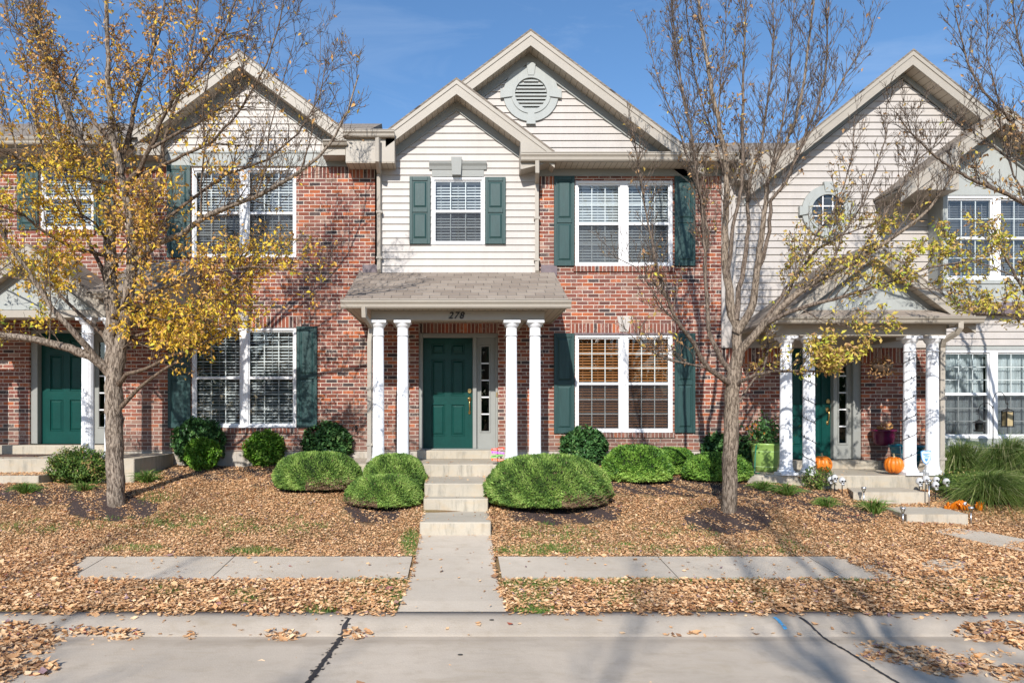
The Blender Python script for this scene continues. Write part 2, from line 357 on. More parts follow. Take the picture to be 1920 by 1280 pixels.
M['bark_limb'] = bark_mat('dark_limb_bark', (.055, .038, .028), (.24, .175, .125)); M['bark2_limb'] = bark_mat('grey_limb_bark', (.075, .055, .042), (.26, .20, .155))
M['nest'] = plain('dry_twigs', (.09, .06, .04), .95, .4, 30)
M['leaf_gold'] = leafmat('golden_leaf', [(0, (.34, .16, .06)), (.22, (.56, .30, .12)), (.42, (.70, .40, .12)), (.58, (.78, .50, .05)), (.78, (.80, .60, .06)), (.92, (.50, .50, .07)), (1, (.26, .34, .05))])
M['leaf_olive'] = leafmat('olive_gold_leaf', [(0, (.32, .17, .08)), (.3, (.56, .34, .16)), (.5, (.60, .44, .10)), (.68, (.60, .55, .07)), (.85, (.40, .48, .07)), (1, (.20, .34, .05))])
M['litter'] = leafmat('fallen_leaf', [(0, (.30, .16, .085)), (.08, (.52, .28, .13)), (.3, (.68, .39, .19)), (.55, (.77, .48, .25)), (.8, (.86, .61, .37)), (.9, (.66, .35, .14)),
                                      (.93, (.30, .19, .19)), (.965, (.36, .24, .26)), (.98, (.30, .07, .05)), (1, (.50, .22, .06))], .1, .7)
M['hedge'] = leafmat('yew_leaf', [(0, (.035, .085, .02)), (.45, (.155, .275, .05)), (.8, (.29, .44, .09)), (.93, (.42, .54, .15)), (.95, (.32, .20, .12)), (1, (.20, .13, .09))], .15)
M['boxwood'] = leafmat('boxwood_leaf', [(0, (.04, .11, .02)), (.5, (.13, .27, .035)), (.9, (.25, .42, .07)), (1, (.34, .50, .10))], .15, .45)
M['shrubleaf'] = leafmat('dark_shrub_leaf', [(0, (.03, .08, .025)), (.5, (.07, .17, .05)), (.9, (.13, .26, .08)), (1, (.20, .32, .10))], .15, .35)
M['shrubbright'] = leafmat('bright_shrub_leaf', [(0, (.05, .13, .01)), (.5, (.14, .31, .03)), (1, (.32, .50, .08))], .2, .4)
M['nandina'] = leafmat('nandina_leaf', [(0, (.05, .11, .02)), (.5, (.13, .21, .04)), (.8, (.27, .30, .07)), (.9, (.40, .22, .10)), (1, (.45, .36, .16))], .2, .5)
M['blade'] = leafmat('grass_blade', [(0, (.05, .12, .02)), (.6, (.12, .24, .04)), (.9, (.24, .32, .08)), (1, (.42, .35, .16))], .2, .5)
M['tallgrass'] = leafmat('tall_grass_blade', [(0, (.07, .13, .03)), (.4, (.18, .27, .06)), (.65, (.36, .40, .14)), (1, (.80, .70, .46))], .2, .5)
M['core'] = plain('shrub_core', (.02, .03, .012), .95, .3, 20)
M['stem'] = plain('shrub_stem', (.12, .08, .05), .9, .3, 20)
M['pumpkin'] = plain('pumpkin_skin', (.74, .19, .014), .42, .28, 7, .002, 50, (1, 1, .5))
M['pstem'] = plain('pumpkin_stem', (.42, .33, .18), .8, .2, 20)
M['potgreen'] = plain('lime_glaze', (.30, .46, .12), .3, .14, 3)
M['potline'] = plain('pale_lime_band', (.55, .72, .34), .3, .05, 2)
M['potteal'] = plain('teal_glaze', (.01, .15, .21), .25, .1, 3)
M['potpurple'] = plain('plum_glaze', (.10, .008, .04), .18, .1, 3)
M['hose'] = plain('green_hose', (.01, .16, .09), .4, .1, 5)
M['orangeflower'] = leafmat('orange_petal', [(0, (.6, .16, .02)), (1, (.8, .32, .06))])
M['skull'] = plain('white_plastic', (.62, .63, .64), .35, .04, 5)
M['black'] = plain('black_paint', (.012, .012, .012), .5, .1, 5)
M['steel'] = plain('brushed_steel', (.62, .62, .62), .3, .1, 10, metal=.9)
M['clear'] = glass_mat(); M['clear'].name = 'clear_lens'
def amber():
    m, nt, b, o = newmat('amber_plastic'); b.inputs['Base Color'].default_value = (.85, .26, .01, 1); b.inputs['Roughness'].default_value = .15
    b.inputs['Coat Weight'].default_value = .6
    t = nd(nt, 'ShaderNodeBsdfTranslucent'); t.inputs[0].default_value = (.9, .35, .02, 1); mx = nd(nt, 'ShaderNodeMixShader'); mx.inputs[0].default_value = .4
    nt.links.new(b.outputs[0], mx.inputs[1]); nt.links.new(t.outputs[0], mx.inputs[2]); nt.links.new(mx.outputs[0], o.inputs[0]); return m
M['amber'] = amber()
M['signblue'] = plain('sign_blue', (.08, .28, .62), .5, .05, 3); M['signwhite'] = plain('sign_pale_blue', (.62, .74, .84), .45, .05, 3)
M['tar'] = plain('tar_sealant', (.035, .033, .035), .6, .4, 14); M['chalk'] = plain('blue_spray_paint', (.12, .42, .68), .8, .3, 25)
M['joint'] = plain('joint_gap', (.09, .07, .055), .95, .3, 20)
for k, c in {'s_orange': (.80, .16, .04), 's_red': (.75, .10, .05), 's_purple': (.50, .10, .55), 's_green': (.25, .55, .14)}.items(): M[k] = plain('paint_'+k[2:], c, .5, .05, 4)
# ------------------------------------------------------------------ leaf builders (numpy)
def unit(a): return a/np.maximum(np.linalg.norm(a, axis=1, keepdims=True), 1e-9)
def leaf_arrays(P, A, N, L, Wd, fold=.25, droop=0.0):
    """folded pointed leaves: base P, axis A, normal N"""
    n = len(P); A = unit(A); B = unit(np.cross(N, A)); N = np.cross(A, B)
    L = np.broadcast_to(L, (n,))[:, None]; Wd = np.broadcast_to(Wd, (n,))[:, None]
    v0 = P; v2 = P+A*L-N*L*droop
    v1 = P+A*L*.45+B*Wd*.5+N*Wd*fold; v3 = P+A*L*.45-B*Wd*.5+N*Wd*fold
    V = np.stack([v0, v1, v2, v3], 1).reshape(-1, 3); i = np.arange(n)[:, None]*4
    Fc = np.concatenate([i+np.array([[0, 1, 2]]), i+np.array([[0, 2, 3]])], 1).reshape(-1, 3)
    return V, Fc
def curl_arrays(P, A, N, L, Wd, c):
    n = len(P); A = unit(A); B = unit(np.cross(N, A)); N = np.cross(A, B)
    L = L[:, None]; Wd = Wd[:, None]; c = c[:, None]
    v = [P-A*L*.5+N*L*c, P+B*Wd*.5+A*L*.08+N*L*c*.5, P+A*L*.5+N*L*c*1.3, P-B*Wd*.45-A*L*.05+N*L*c*.7, P]
    V = np.stack(v, 1).reshape(-1, 3); i = np.arange(n)[:, None]*5
    Fc = np.concatenate([i+np.array([q]) for q in ([0, 1, 4], [1, 2, 4], [2, 3, 4], [3, 0, 4])], 1).reshape(-1, 3)
    return V, Fc
def randdir(n): return unit(rng.normal(size=(n, 3)))
def blades(bases, tips, mids, w):
    """3-point curved strips tapering to a tip"""
    n = len(bases); t = unit(tips-bases); side = unit(np.cross(t, rng.normal(size=(n, 3))))*np.broadcast_to(w, (n,))[:, None]
    m1 = .25*bases+.5*mids+.25*tips
    V = np.stack([bases-side, bases+side, m1-side*.8, m1+side*.8, tips], 1).reshape(-1, 3)
    i = np.arange(n)[:, None]*5
    Fc = np.concatenate([i+np.array([q]) for q in ([0, 1, 3], [0, 3, 2], [2, 3, 4])], 1).reshape(-1, 3)
    return V, Fc
# ------------------------------------------------------------------ building pieces
def wall_holes(mb, x0, x1, z0, z1, holes, Y=0.0, depth=.11):
    """flat wall with openings and their reveals; holes = (x0,x1,z0,z1)"""
    xs = sorted({x0, x1, *[h for q in holes for h in q[:2] if x0 < h < x1]}); zs = sorted({z0, z1, *[h for q in holes for h in q[2:] if z0 < h < z1]})
    for i in range(len(xs)-1):
        for j in range(len(zs)-1):
            cx = (xs[i]+xs[i+1])/2; cz = (zs[j]+zs[j+1])/2
            if any(h[0] < cx < h[1] and h[2] < cz < h[3] for h in holes): continue
            mb.quad((xs[i], Y, zs[j]), (xs[i+1], Y, zs[j]), (xs[i+1], Y, zs[j+1]), (xs[i], Y, zs[j+1]))
    for a, b, c, d in holes:
        mb.quad((a, Y, c), (a, Y, d), (a, Y+depth, d), (a, Y+depth, c)); mb.quad((b, Y, c), (b, Y+depth, c), (b, Y+depth, d), (b, Y, d))
        mb.quad((a, Y, d), (b, Y, d), (b, Y+depth, d), (a, Y+depth, d)); mb.quad((a, Y, c), (a, Y+depth, c), (b, Y+depth, c), (b, Y, c))
def siding(mb, z0, z1, span, Y=0.0, holes=(), expo=.127, out=.021, zref=None):
    zref = z0 if zref is None else zref
    cuts = {z0, z1}; k = math.ceil((z0-zref)/expo-1e-6)
    while zref+k*expo < z1: cuts.add(max(z0, zref+k*expo)); k += 1
    for h in holes: cuts |= {z for z in h[2:4] if z0 < z < z1}
    cuts = sorted(cuts)
    for a, b in zip(cuts[:-1], cuts[1:]):
        if b-a < 1e-5: continue
        t0 = ((a-zref)/expo+1e-6) % 1; t1 = t0+(b-a)/expo; o0 = out*(1-t0); o1 = out*(1-min(1, t1))
        (l0, r0), (l1, r1) = span(a), span(b)
        segs = [(l0, r0, l1, r1)]
        for h in holes:
            if h[2] < (a+b)/2 < h[3]:
                ns = []
                for q in segs:
                    if h[1] <= q[0] or h[0] >= q[1]: ns.append(q); continue
                    if q[0] < h[0]: ns.append((q[0], h[0], q[2], h[0]))
                    if q[1] > h[1]: ns.append((h[1], q[1], h[1], q[3]))
                segs = ns
        for q in segs:
            if q[1]-q[0] < 1e-4: continue
            mb.quad((q[0], Y-o0, a), (q[1], Y-o0, a), (max(q[3], q[2]), Y-o1, b), (q[2], Y-o1, b))
            if t0 < 1e-3: mb.quad((q[0], Y, a), (q[1], Y, a), (q[1], Y-o0, a), (q[0], Y-o0, a))
def gutter(root, x0, x1, Y, z0, z1, name='gutter', ends=True):
    """K-style gutter along X, back at Y, front about 11 cm nearer"""
    h = z1-z0; pr = [(Y, z0), (Y-.07, z0), (Y-.085, z0+.02), (Y-.09, z0+h*.45), (Y-.115, z0+h*.7), (Y-.115, z1-.012), (Y-.125, z1-.012), (Y-.125, z1), (Y-.105, z1), (Y-.105, z1-.03), (Y-.012, z1-.03), (Y, z1-.01)]
    mb = MB(); mb.prism_x(pr, x0, x1); return mb.build(name, M['trim'], root)
def downspout(root, pts, w=.072, mat='trim'):
    mb = MB(); mb.tube(pts, w*.66, 4, math.pi/4); o = mb.build('downspout', M[mat], root)
    st = MB(); x, y, z = pts[-2]
    for zz in (pts[-2][2]+(pts[-3][2]-pts[-2][2])*.12, pts[-2][2]+(pts[-3][2]-pts[-2][2])*.6):
        if abs(pts[-3][2]-pts[-2][2]) > .6: st.box(x-w*.75, x+w*.75, y-w*.6, y+w*.7, zz-.02, zz+.02)
    if st.v: pieces(st, 'bracket', M[mat], o)
    return o
def window(root, x0, x1, z0, z1, Y, units=2, screen=False, rows=3, cols=3, blind='blind_white', tilt=.5, gap=.052, fw=.05, mull=.14, split=.5, sill=None, up=True, grille=True):
    """vinyl double-hung window set in an opening"""
    f = MB(); yf = Y-.018; yb = Y+.06
    f.box(x0, x0+fw, yf, yb, z0, z1, .006); f.box(x1-fw, x1, yf, yb, z0, z1, .006)
    f.box(x0+fw, x1-fw, yf+.003, yb, z1-fw, z1, .006); f.box(x0+fw, x1-fw, yf-.004, yb, z0, z0+fw, .006)
    inner = x1-x0-2*fw; uw = (inner-mull*(units-1))/units; panes = MB(); gr = MB(); zm = z0+fw+(z1-z0-2*fw)*split; sl = MB()
    for u in range(units):
        a = x0+fw+u*(uw+mull); b = a+uw
        if u: f.box(a-mull, a, yf+.002, yb, z0+fw, z1-fw, .006)
        sa = .022
        f.box(a, a+sa, Y+.012, yb, z0+fw, z1-fw, .003); f.box(b-sa, b, Y+.012, yb, z0+fw, z1-fw, .003)
        f.box(a+sa, b-sa, Y+.008, yb, zm-.024, zm+.024, .005); f.box(a+sa, b-sa, Y+.014, yb, z0+fw, z0+fw+.03, .003); f.box(a+sa, b-sa, Y+.014, yb, z1-fw-.025, z1-fw, .003)
        for lo, hi, yy in ((z0+fw+.03, zm-.024, Y+.036), (zm+.024, z1-fw-.025, Y+.03)):
            panes.quad((a+sa, yy, lo), (b-sa, yy, lo), (b-sa, yy, hi), (a+sa, yy, hi))
            if grille:
                for c in range(1, cols):
                    x = a+sa+(b-a-2*sa)*c/cols; gr.box(x-.0085, x+.0085, yy+.004, yy+.012, lo, hi)
                for r in range(1, rows):
                    z = lo+(hi-lo)*r/rows; gr.box(a+sa, b-sa, yy+.0045, yy+.0115, z-.0085, z+.0085)
        if blind and gap:
            z = z1-fw-.05; w = gap*.96; dz = math.sin(tilt)*w/2; dy = math.cos(tilt)*w/2; yc = Y+.115
            sl.box(a+.01, b-.01, yc-.02, yc+.02, z1-fw-.045, z1-fw)
            tj = tilt*random.uniform(.86, 1.1); dz = math.sin(tj)*w/2; dy = math.cos(tj)*w/2
            while z > z0+fw+.02:
                j = random.uniform(-.0015, .0015)
                s1 = 1 if up else -1
                sl.add([(a+.012, yc-dy, z-s1*dz+j), (b-.012, yc-dy, z-s1*dz-j), (b-.012, yc+dy, z+s1*dz-j), (a+.012, yc+dy, z+s1*dz+j)], [(0, 1, 2, 3)]); z -= gap
            for q in (.14, .5, .86): sl.box(a+(b-a)*q-.004, a+(b-a)*q+.004, yc-dy-.004, yc-dy-.001, z0+fw+.02, z1-fw)
        elif blind:      # pale wavy sheet, painted stand-in for reflections in the glass
            n = 60; vs = []
            for i in range(n+1):
                x = a+(b-a)*i/n; vs += [(x, Y+.14+.02*math.sin(i*1.9), z0+fw), (x, Y+.14+.02*math.sin(i*1.9+.4), z1-fw)]
            sl.add(vs, [(2*i, 2*i+2, 2*i+3, 2*i+1) for i in range(n)])
    w = f.build('window', M['white'], root)
    panes.build('pane', M['glass'], w)
    if screen:
        for u in range(units):
            a = x0+fw+u*(uw+mull); b = a+uw; sm = MB(); sm.quad((a+.02, Y+.01, z0+fw+.02), (b-.02, Y+.01, z0+fw+.02), (b-.02, Y+.01, zm-.02), (a+.02, Y+.01, zm-.02)); sm.build('insect_screen', M['screen'], w)
    if gr.v: gr.build('grille', M['white'], w)
    if sl.v: sl.build('blind' if gap else 'reflection_sheet', M[blind], w)
    return w
def shutter(root, x0, x1, z0, z1, Y=0.0):
    mb = MB(); y1 = Y-.004; yb = Y-.022; yf = Y-.038; st = (x1-x0)*.14; zm = (z0+z1)/2; rl = .075
    mb.box(x0, x1, yb, y1, z0, z1)
    mb.box(x0, x0+st, yf, yb, z0, z1, .004); mb.box(x1-st, x1, yf, yb, z0, z1, .004)
    for a, b in ((z0, z0+rl*1.15), (zm-rl/2, zm+rl/2), (z1-rl, z1)): mb.box(x0+st, x1-st, yf+.001, yb, a, b, .004)
    for a, b in ((z0+rl*1.15, zm-rl/2), (zm+rl/2, z1-rl)):
        g = .018; c = .03; X0, X1, Z0, Z1 = x0+st+g, x1-st-g, a+g, b-g
        mb.add([(X0, yb, Z0), (X1, yb, Z0), (X1, yb, Z1), (X0, yb, Z1), (X0+c, yf+.001, Z0+c), (X1-c, yf+.001, Z0+c), (X1-c, yf+.001, Z1-c), (X0+c, yf+.001, Z1-c)],
               [(4, 5, 6, 7), (0, 1, 5, 4), (1, 2, 6, 5), (2, 3, 7, 6), (3, 0, 4, 7)])
    return mb.build('shutter', M['shutter'], root)
def column(root, x, y, z0, z1, r=.094):
    h = z1-z0; mb = MB(); mb.box(x-.135, x+.135, y-.135, y+.135, z0, z0+.045, .004)
    pr = [(.128, .045, 0), (.134, .06, 0), (.128, .076, 0), (.112, .082, 0), (.108, .095, 0), (.112, .105, 0), (.106, .116, 0), (r+.006, .125, 0), (r+.002, .17), (r, .3), (r-.001, h*.4), (r-.008, h-.26), (r-.008, h-.25, 0), (r+.004, h-.245, 0), (r+.004, h-.235, 0), (r-.008, h-.23), (r-.008, h-.13),
          (r-.004, h-.11, 0), (r+.012, h-.095, 0), (r+.03, h-.06, 0), (r+.034, h-.045, 0)]
    mb.lathe(pr, (x, y, z0), 96, 24, .006); mb.box(x-.135, x+.135, y-.135, y+.135, z1-.045, z1, .004)
    o = mb.build('column', M['colwhite'], root, smooth=False); return o
def frustum(mb, x0, x1, z0, z1, yb, yf, c):
    mb.add([(x0, yb, z0), (x1, yb, z0), (x1, yb, z1), (x0, yb, z1), (x0+c, yf, z0+c), (x1-c, yf, z0+c), (x1-c, yf, z1-c), (x0+c, yf, z1-c)],
           [(4, 5, 6, 7), (0, 1, 5, 4), (1, 2, 6, 5), (2, 3, 7, 6), (3, 0, 4, 7)])
def front_door(root, x0, z0, Y, w=.914, h=2.03, hand=1, name='door'):
    d = MB(); x1 = x0+w; z1 = z0+h
    cols = ((x0+.165, x0+.385), (x1-.385, x1-.165)); rows = ((.245, .80), (.985, 1.62), (1.75, 1.915))
    holes = [(a, b, z0+c, z0+e) for a, b in cols for c, e in rows]
    wall_holes(d, x0, x1, z0, z1, holes, Y, .014)
    for a, b, c, e in holes:
        d.quad((a, Y+.014, c), (b, Y+.014, c), (b, Y+.014, e), (a, Y+.014, e)); frustum(d, a+.012, b-.012, c+.012, e-.012, Y+.0138, Y-.001, .028)
        for q in ((a-.016, a, c-.016, e+.016), (b, b+.016, c-.016, e+.016), (a, b, c-.016, c), (a, b, e, e+.016)): d.box(q[0], q[1], Y-.007, Y+.001, q[2], q[3], .005)
    d.box(x0, x1, Y+.016, Y+.045, z0, z1); o = d.build(name, M['door'], root)
    hx = x1-.06 if hand > 0 else x0+.06; k = MB()
    k.lathe([(.001, -.03), (.033, -.03), (.033, -.012), (.026, -.005), (.001, -.005)], (0, 0, 0), 20)
    k.v = [(hx+x, Y+z-.0, z0+1.06+y*1.25) for x, y, z in k.v]; k.build('deadbolt', M['brass'], o)
    g = MB()
    def plate(zc, rx, rz):
        n = 20; g.add([(hx+rx*math.cos(2*math.pi*i/n), Y-.012, zc+rz*math.sin(2*math.pi*i/n)) for i in range(n)]+[(hx+rx*math.cos(2*math.pi*i/n), Y, zc+rz*math.sin(2*math.pi*i/n)) for i in range(n)],
                      [tuple(range(n))]+[(i, n+i, n+(i+1) % n, (i+1) % n) for i in range(n)])
    plate(z0+.905, .034, .05); plate(z0+.665, .025, .04)
    g.tube([(hx, Y-.01, z0+.89), (hx, Y-.05, z0+.885), (hx, Y-.062, z0+.84), (hx, Y-.058, z0+.78), (hx, Y-.05, z0+.73), (hx, Y-.03, z0+.69), (hx, Y-.01, z0+.665)], [.01, .011, .012, .014, .012, .01, .009], 10)
    g.tube([(hx-.03, Y-.05, z0+.925), (hx+.005, Y-.035, z0+.92), (hx+.01, Y-.01, z0+.91)], [.009, .008, .006], 8)
    g.build('handle', M['brass'], o, smooth=True); return o
def sidelight(root, x0, x1, z0, z1, Y, gx0, gx1, gz0, gz1, n=5):
    s = MB(); wall_holes(s, x0, x1, z0, z1, [(gx0, gx1, gz0, gz1)], Y, .03)
    for a, b, c, e in ((gx0-.03, gx0, gz0-.03, gz1+.03), (gx1, gx1+.03, gz0-.03, gz1+.03), (gx0, gx1, gz0-.03, gz0), (gx0, gx1, gz1, gz1+.03)): s.box(a, b, Y-.012, Y, c, e, .006)
    o = s.build('sidelight', M['gray'], root)
    p = MB(); p.quad((gx0, Y+.02, gz0), (gx1, Y+.02, gz0), (gx1, Y+.02, gz1), (gx0, Y+.02, gz1)); p.build('pane', M['glass'], o)
    g = MB()
    for i in range(1, n): z = gz0+(gz1-gz0)*i/n; g.box(gx0, gx1, Y+.002, Y+.018, z-.012, z+.012)
    pieces(g, 'grille', M['white'], o); return o
def round_vent(root, x, z, Y, glass=False, r=.36, ro=.50):
    mb = MB(); n = 48
    def ring(r0, r1, y0, y1):
        vs = []
        for k in range(n):
            a = 2*math.pi*k/n; c, s_ = math.cos(a), math.sin(a)
            vs += [(x+r0*c, y0, z+r0*s_*1.0), (x+r1*c, y0, z+r1*s_), (x+r1*c, y1, z+r1*s_), (x+r0*c, y1, z+r0*s_)]
        fs = []
        for k in range(n):
            a = 4*k; b = 4*((k+1) % n); fs += [(a, a+1, b+1, b), (a+1, a+2, b+2, b+1), (a+3, a, b, b+3)]
        mb.add(vs, fs)
    ring(r-.07, r, Y-.055, Y); ring(r+.0005, ro, Y-.04, Y)
    for ang in (0, 90, 180, 270):       # four key blocks
        a = math.radians(ang); c, s_ = math.cos(a), math.sin(a); pts = []
        for rr, hw in ((r-.03, .055), (ro+.055, .085)):
            for sg in (-1, 1): pts.append((x+rr*c-sg*hw*s_, z+rr*s_+sg*hw*c))
        mb.prism_y([pts[0], pts[1], pts[3], pts[2]], Y-.065, Y-.001)
    o = mb.build('round_window' if glass else 'gable_vent', M['graylight'], root); ri = r-.07
    if glass:
        p = MB(); vs = [(x+ri*math.cos(2*math.pi*k/n), Y-.02, z+ri*math.sin(2*math.pi*k/n)) for k in range(n)]; p.add(vs, [tuple(range(n))]); p.build('pane', M['glass'], o)
        p = MB(); vs = [(x+ri*math.cos(2*math.pi*k/n), Y-.002, z+ri*math.sin(2*math.pi*k/n)) for k in range(n)]; p.add(vs, [tuple(range(n))]); p.build('dark_backing', M['dark'], o)
        g = MB()
        for q in (-.09, .09):
            hh = math.sqrt(ri*ri-q*q); g.box(x+q-.009, x+q+.009, Y-.034, Y-.024, z-hh, z+hh); g.box(x-hh, x+hh, Y-.033, Y-.025, z+q-.009, z+q+.009)
        g.build('grille', M['white'], o)
    else:
        b = MB(); vs = [(x+ri*math.cos(2*math.pi*k/n), Y-.003, z+ri*math.sin(2*math.pi*k/n)) for k in range(n)]; b.add(vs, [tuple(range(n))]); b.build('vent_backing', M['fixture'], o)
        g = MB()
        for i in range(9):
            zz = z-ri+ri*2*(i+.5)/9; hh = math.sqrt(max(.0004, ri*ri-(zz-z)**2))
            g.add([(x-hh, Y-.045, zz-.036), (x+hh, Y-.045, zz-.036), (x+hh, Y-.006, zz+.03), (x-hh, Y-.006, zz+.03)], [(0, 1, 2, 3)])
            g.box(x-hh, x+hh, Y-.047, Y-.042, zz-.036, zz-.018)
        g.build('louver', M['graylight'], o)
    return o
def gable(root, ax, az, xl, xr, p, yf, yb, yw, fh=.25, fz=.16, material='shingle', wl=None, wr=None, back=True):
    """gable roof: shingled slabs, rake boards, soffit, frieze on the wall"""
    r = MB(); r.chevron(ax, az, xl, xr, p, .035, yf-.02, yb); roof = r.build('roof', M['shinglex'], root)
    b = MB(); b.chevron(ax, az-.037, xl, xr, p, fh, yf, yf+.025); b.chevron(ax, az-.038, xl, xr, p, .075, yf-.014, yf-.001); b.build('rake_board', M['trim'], roof)
    s = MB(); s.chevron(ax, az-fh-.005, xl, xr, p, .012, yf+.026, yw+.01); s.build('soffit', M['soffit'], roof)
    wl = xl if wl is None else wl; wr = xr if wr is None else wr
    f = MB(); f.chevron(ax, az-fh-.018, wl, wr, p, fz, yw-.03, yw-.002); f.chevron(ax, az-fh-.018-fz+.002, wl, wr, p, .03, yw-.042, yw-.002); f.build('frieze', M['gray'], roof)
    return roof
def gspan(ax, az, p, drop, xl=-99, xr=99):
    def f(z):
        hw = max(0, (az-drop-z)/p); return (max(xl, ax-hw), min(xr, ax+hw)) if ax-hw < xr and ax+hw > xl else (ax, ax)
    return f
def rooms(root, x0, x1, z0, z1, Y0=.2, Y1=3.2, floors=()):
    """dark rooms behind the windows"""
    m = MB(); m.quad((x0, Y1, z0), (x1, Y1, z0), (x1, Y1, z1), (x0, Y1, z1)); m.quad((x0, Y0, z0), (x0, Y1, z0), (x0, Y1, z1), (x0, Y0, z1)); m.quad((x1, Y0, z0), (x1, Y0, z1), (x1, Y1, z1), (x1, Y1, z0))
    for z in (z0, z1, *floors): m.quad((x0, Y0, z), (x1, Y0, z), (x1, Y1, z), (x0, Y1, z))
    return m.build('interior', M['dark'], root)
# ================================================================== the three townhouses
def R(px0, px1, pyt, pyb, Y=0.0): return (wx(px0, Y), wx(px1, Y), wz(pyb, Y), wz(pyt, Y))
def winspot(root, rect, Y=0.0, **kw): return window(root, rect[0]+.002, rect[1]-.002, rect[2]+.002, rect[3]-.002, Y+.03, **kw)
XB0 = wx(703); XB1 = wx(1012); XU = wx(1352)      # bay edges, end of the middle unit
# ---- middle unit ------------------------------------------------
H = empty('townhouse', (.3, 0, .9), 'middle brick and cream-sided townhouse with number 278 over its green front door', 'townhouse', 'townhouses in the row')
w_lo = R(1078.5, 1262, 627, 811); w_up = R(1078.5, 1262, 338, 499); w_c = R(809, 909, 333, 460); d_op = R(785, 934, 624, 845)
b = MB(); wall_holes(b, XB0, XU, 1.2, wz(510), [w_lo, (d_op[0], d_op[1], 1.2, d_op[3])], 0, .2)
wall_holes(b, XB1, XU, wz(510), wz(330), [w_up], 0, .12)
b.quad((XU, 0, .9), (XU, 4, .9), (XU, 4, 6.4), (XU, 0, 6.4)); b.build('brick_wall', M['brick'], H)
fd = MB(); fd.box(XB0, XU+.0, .012, .3, .55, 1.2); pieces(fd, 'foundation', M['found'], H)
s = MB()
s.box(w_lo[0]-.03, w_lo[1]+.03, -.028, .05, w_lo[2]-.085, w_lo[2]); s.box(w_up[0]-.03, w_up[1]+.03, -.028, .05, w_up[2]-.10, w_up[2])
s.quad((w_lo[0]-.1, -.003, w_lo[3]), (w_lo[1]+.1, -.003, w_lo[3]), (w_lo[1]+.1, -.003, w_lo[3]+.20), (w_lo[0]-.1, -.003, w_lo[3]+.20))
s.quad((d_op[0], -.003, d_op[3]), (d_op[1], -.003, d_op[3]), (d_op[1], -.003, d_op[3]+.17), (d_op[0], -.003, d_op[3]+.17))
s.quad((XB1, -.003, wz(353)), (w_up[0]-.02, -.003, wz(353)), (w_up[0]-.02, -.003, wz(331)), (XB1, -.003, wz(331)))
s.quad((w_up[1]+.02, -.003, wz(353)), (XU, -.003, wz(353)), (XU, -.003, wz(331)), (w_up[1]+.02, -.003, wz(331)))
pieces(s, 'soldier_course', M['soldier'], H)
k = MB(); k.prism_y([(wx(1157), wz(593)), (wx(1183), wz(593)), (wx(1178), wz(622)), (wx(1163), wz(622))], -.012, .03); k.build('keystone', M['stone'], H)
st = MB(); st.box(w_lo[0]-.02, w_lo[1]+.02, -.008, .02, w_lo[3]-.002, w_lo[3]+.03); st.build('lintel', M['lead'], H)
# siding bay between the downspouts
s = MB(); siding(s, wz(512), wz(296), lambda z: (XB0+.07, XB1-.03), -.02, [w_c]); zs = wz(512)
ga = (wx(856, -.32), ZC+625*(D-.32)/F); GP = .75       # small gable apex
siding(s, wz(296), ga[1]-.42, gspan(ga[0], ga[1], GP, .42, XB0+.3, XB1-.3), -.02, zref=wz(512))
ma = (wx(995, -.32), ZC+718*(D-.32)/F)                 # main gable apex
siding(s, wz(291), ma[1]-.42, gspan(ma[0], ma[1], .75, .42, -.25, 4.3), 0.0, zref=wz(512))
s.box(XB0+.065, XB0+.09, -.04, 0, wz(512), wz(300)); s.build('siding', M['siding'], H)
gable(H, ma[0], ma[1], .01, 4.34, .75, -.32, 5.0, 0.0, .25, .15, wl=.06, wr=4.15)
gable(H, ga[0], ga[1], wx(723, -.36), wx(1040, -.36), .75, -.36, 3.5, -.02, .25, .15, wl=wx(742), wr=wx(976))
round_vent(H, wx(995), wz(178), -.004)
# boxed eaves either side of the small gable
zb = wz(304, -.36); e = MB(); xl, xr = wx(648, -.36), wx(740, -.36)
e.box(xl, xr, -.36, -.02, zb, wz(249, -.36), .004)
xr2 = wx(976, -.36); e.prism_y([(xr2, wz(317, -.36)), (xr2, wz(262, -.36)), (wx(1037, -.36), wz(287, -.36)), (wx(1037, -.36), wz(303, -.36)), (xr2+.03, wz(317, -.36))], -.362, -.02)
e.box(xr2+.1, 4.88, -.36, -.335, wz(303, -.36), wz(288, -.36)); pieces(e, 'eave_box', M['trim'], H)
sf = MB(); sf.box(xl+.004, xr-.004, -.355, -.02, zb-.012, zb-.001); sf.box(xr2+.01, 4.86, -.355, -.001, wz(303, -.36)-.012, wz(303, -.36)-.001); pieces(sf, 'soffit', M['soffit'], H)
gutter(H, xl-.03, xr+.005, -.36, wz(257, -.42), wz(245, -.42)); gutter(H, xr2, 4.91, -.36, wz(302, -.42), wz(287, -.42))
fr = MB(); fr.box(XB1, 4.75, -.03, -.001, wz(331), wz(303, -.36)-.013); fr.box(wx(600), XB0+.05, -.028, -.001, wz(313), wz(296)); pieces(fr, 'frieze', M['gray'], H)
mr = MB(); zr = wz(268, 4.0); ze = wz(290, -.4)+.05
zi = ze+(zr-ze)*.5/4.4; mr.add([(-1.89, .1, zi), (15, .1, zi), (15, 4, zr), (-1.89, 4, zr), (-1.89, 8, ze), (15, 8, ze), (4.0, -.4, ze), (5.3, -.4, ze), (5.3, .1, zi), (4.0, .1, zi)], [(0, 1, 2, 3), (3, 2, 5, 4), (6, 7, 8, 9)]); mr.build('roof', M['shingle'], H)
downspout(H, [(wx(708.5, -.45), -.45, wz(259, -.45)), (wx(708.5, -.45), -.45, wz(302, -.45)), (wx(711, -.08), -.085, wz(327, -.08)), (wx(711.5, -.08), -.085, wz(505, -.08)), (wx(711.5, -.1), -.14, wz(509, -.1))])
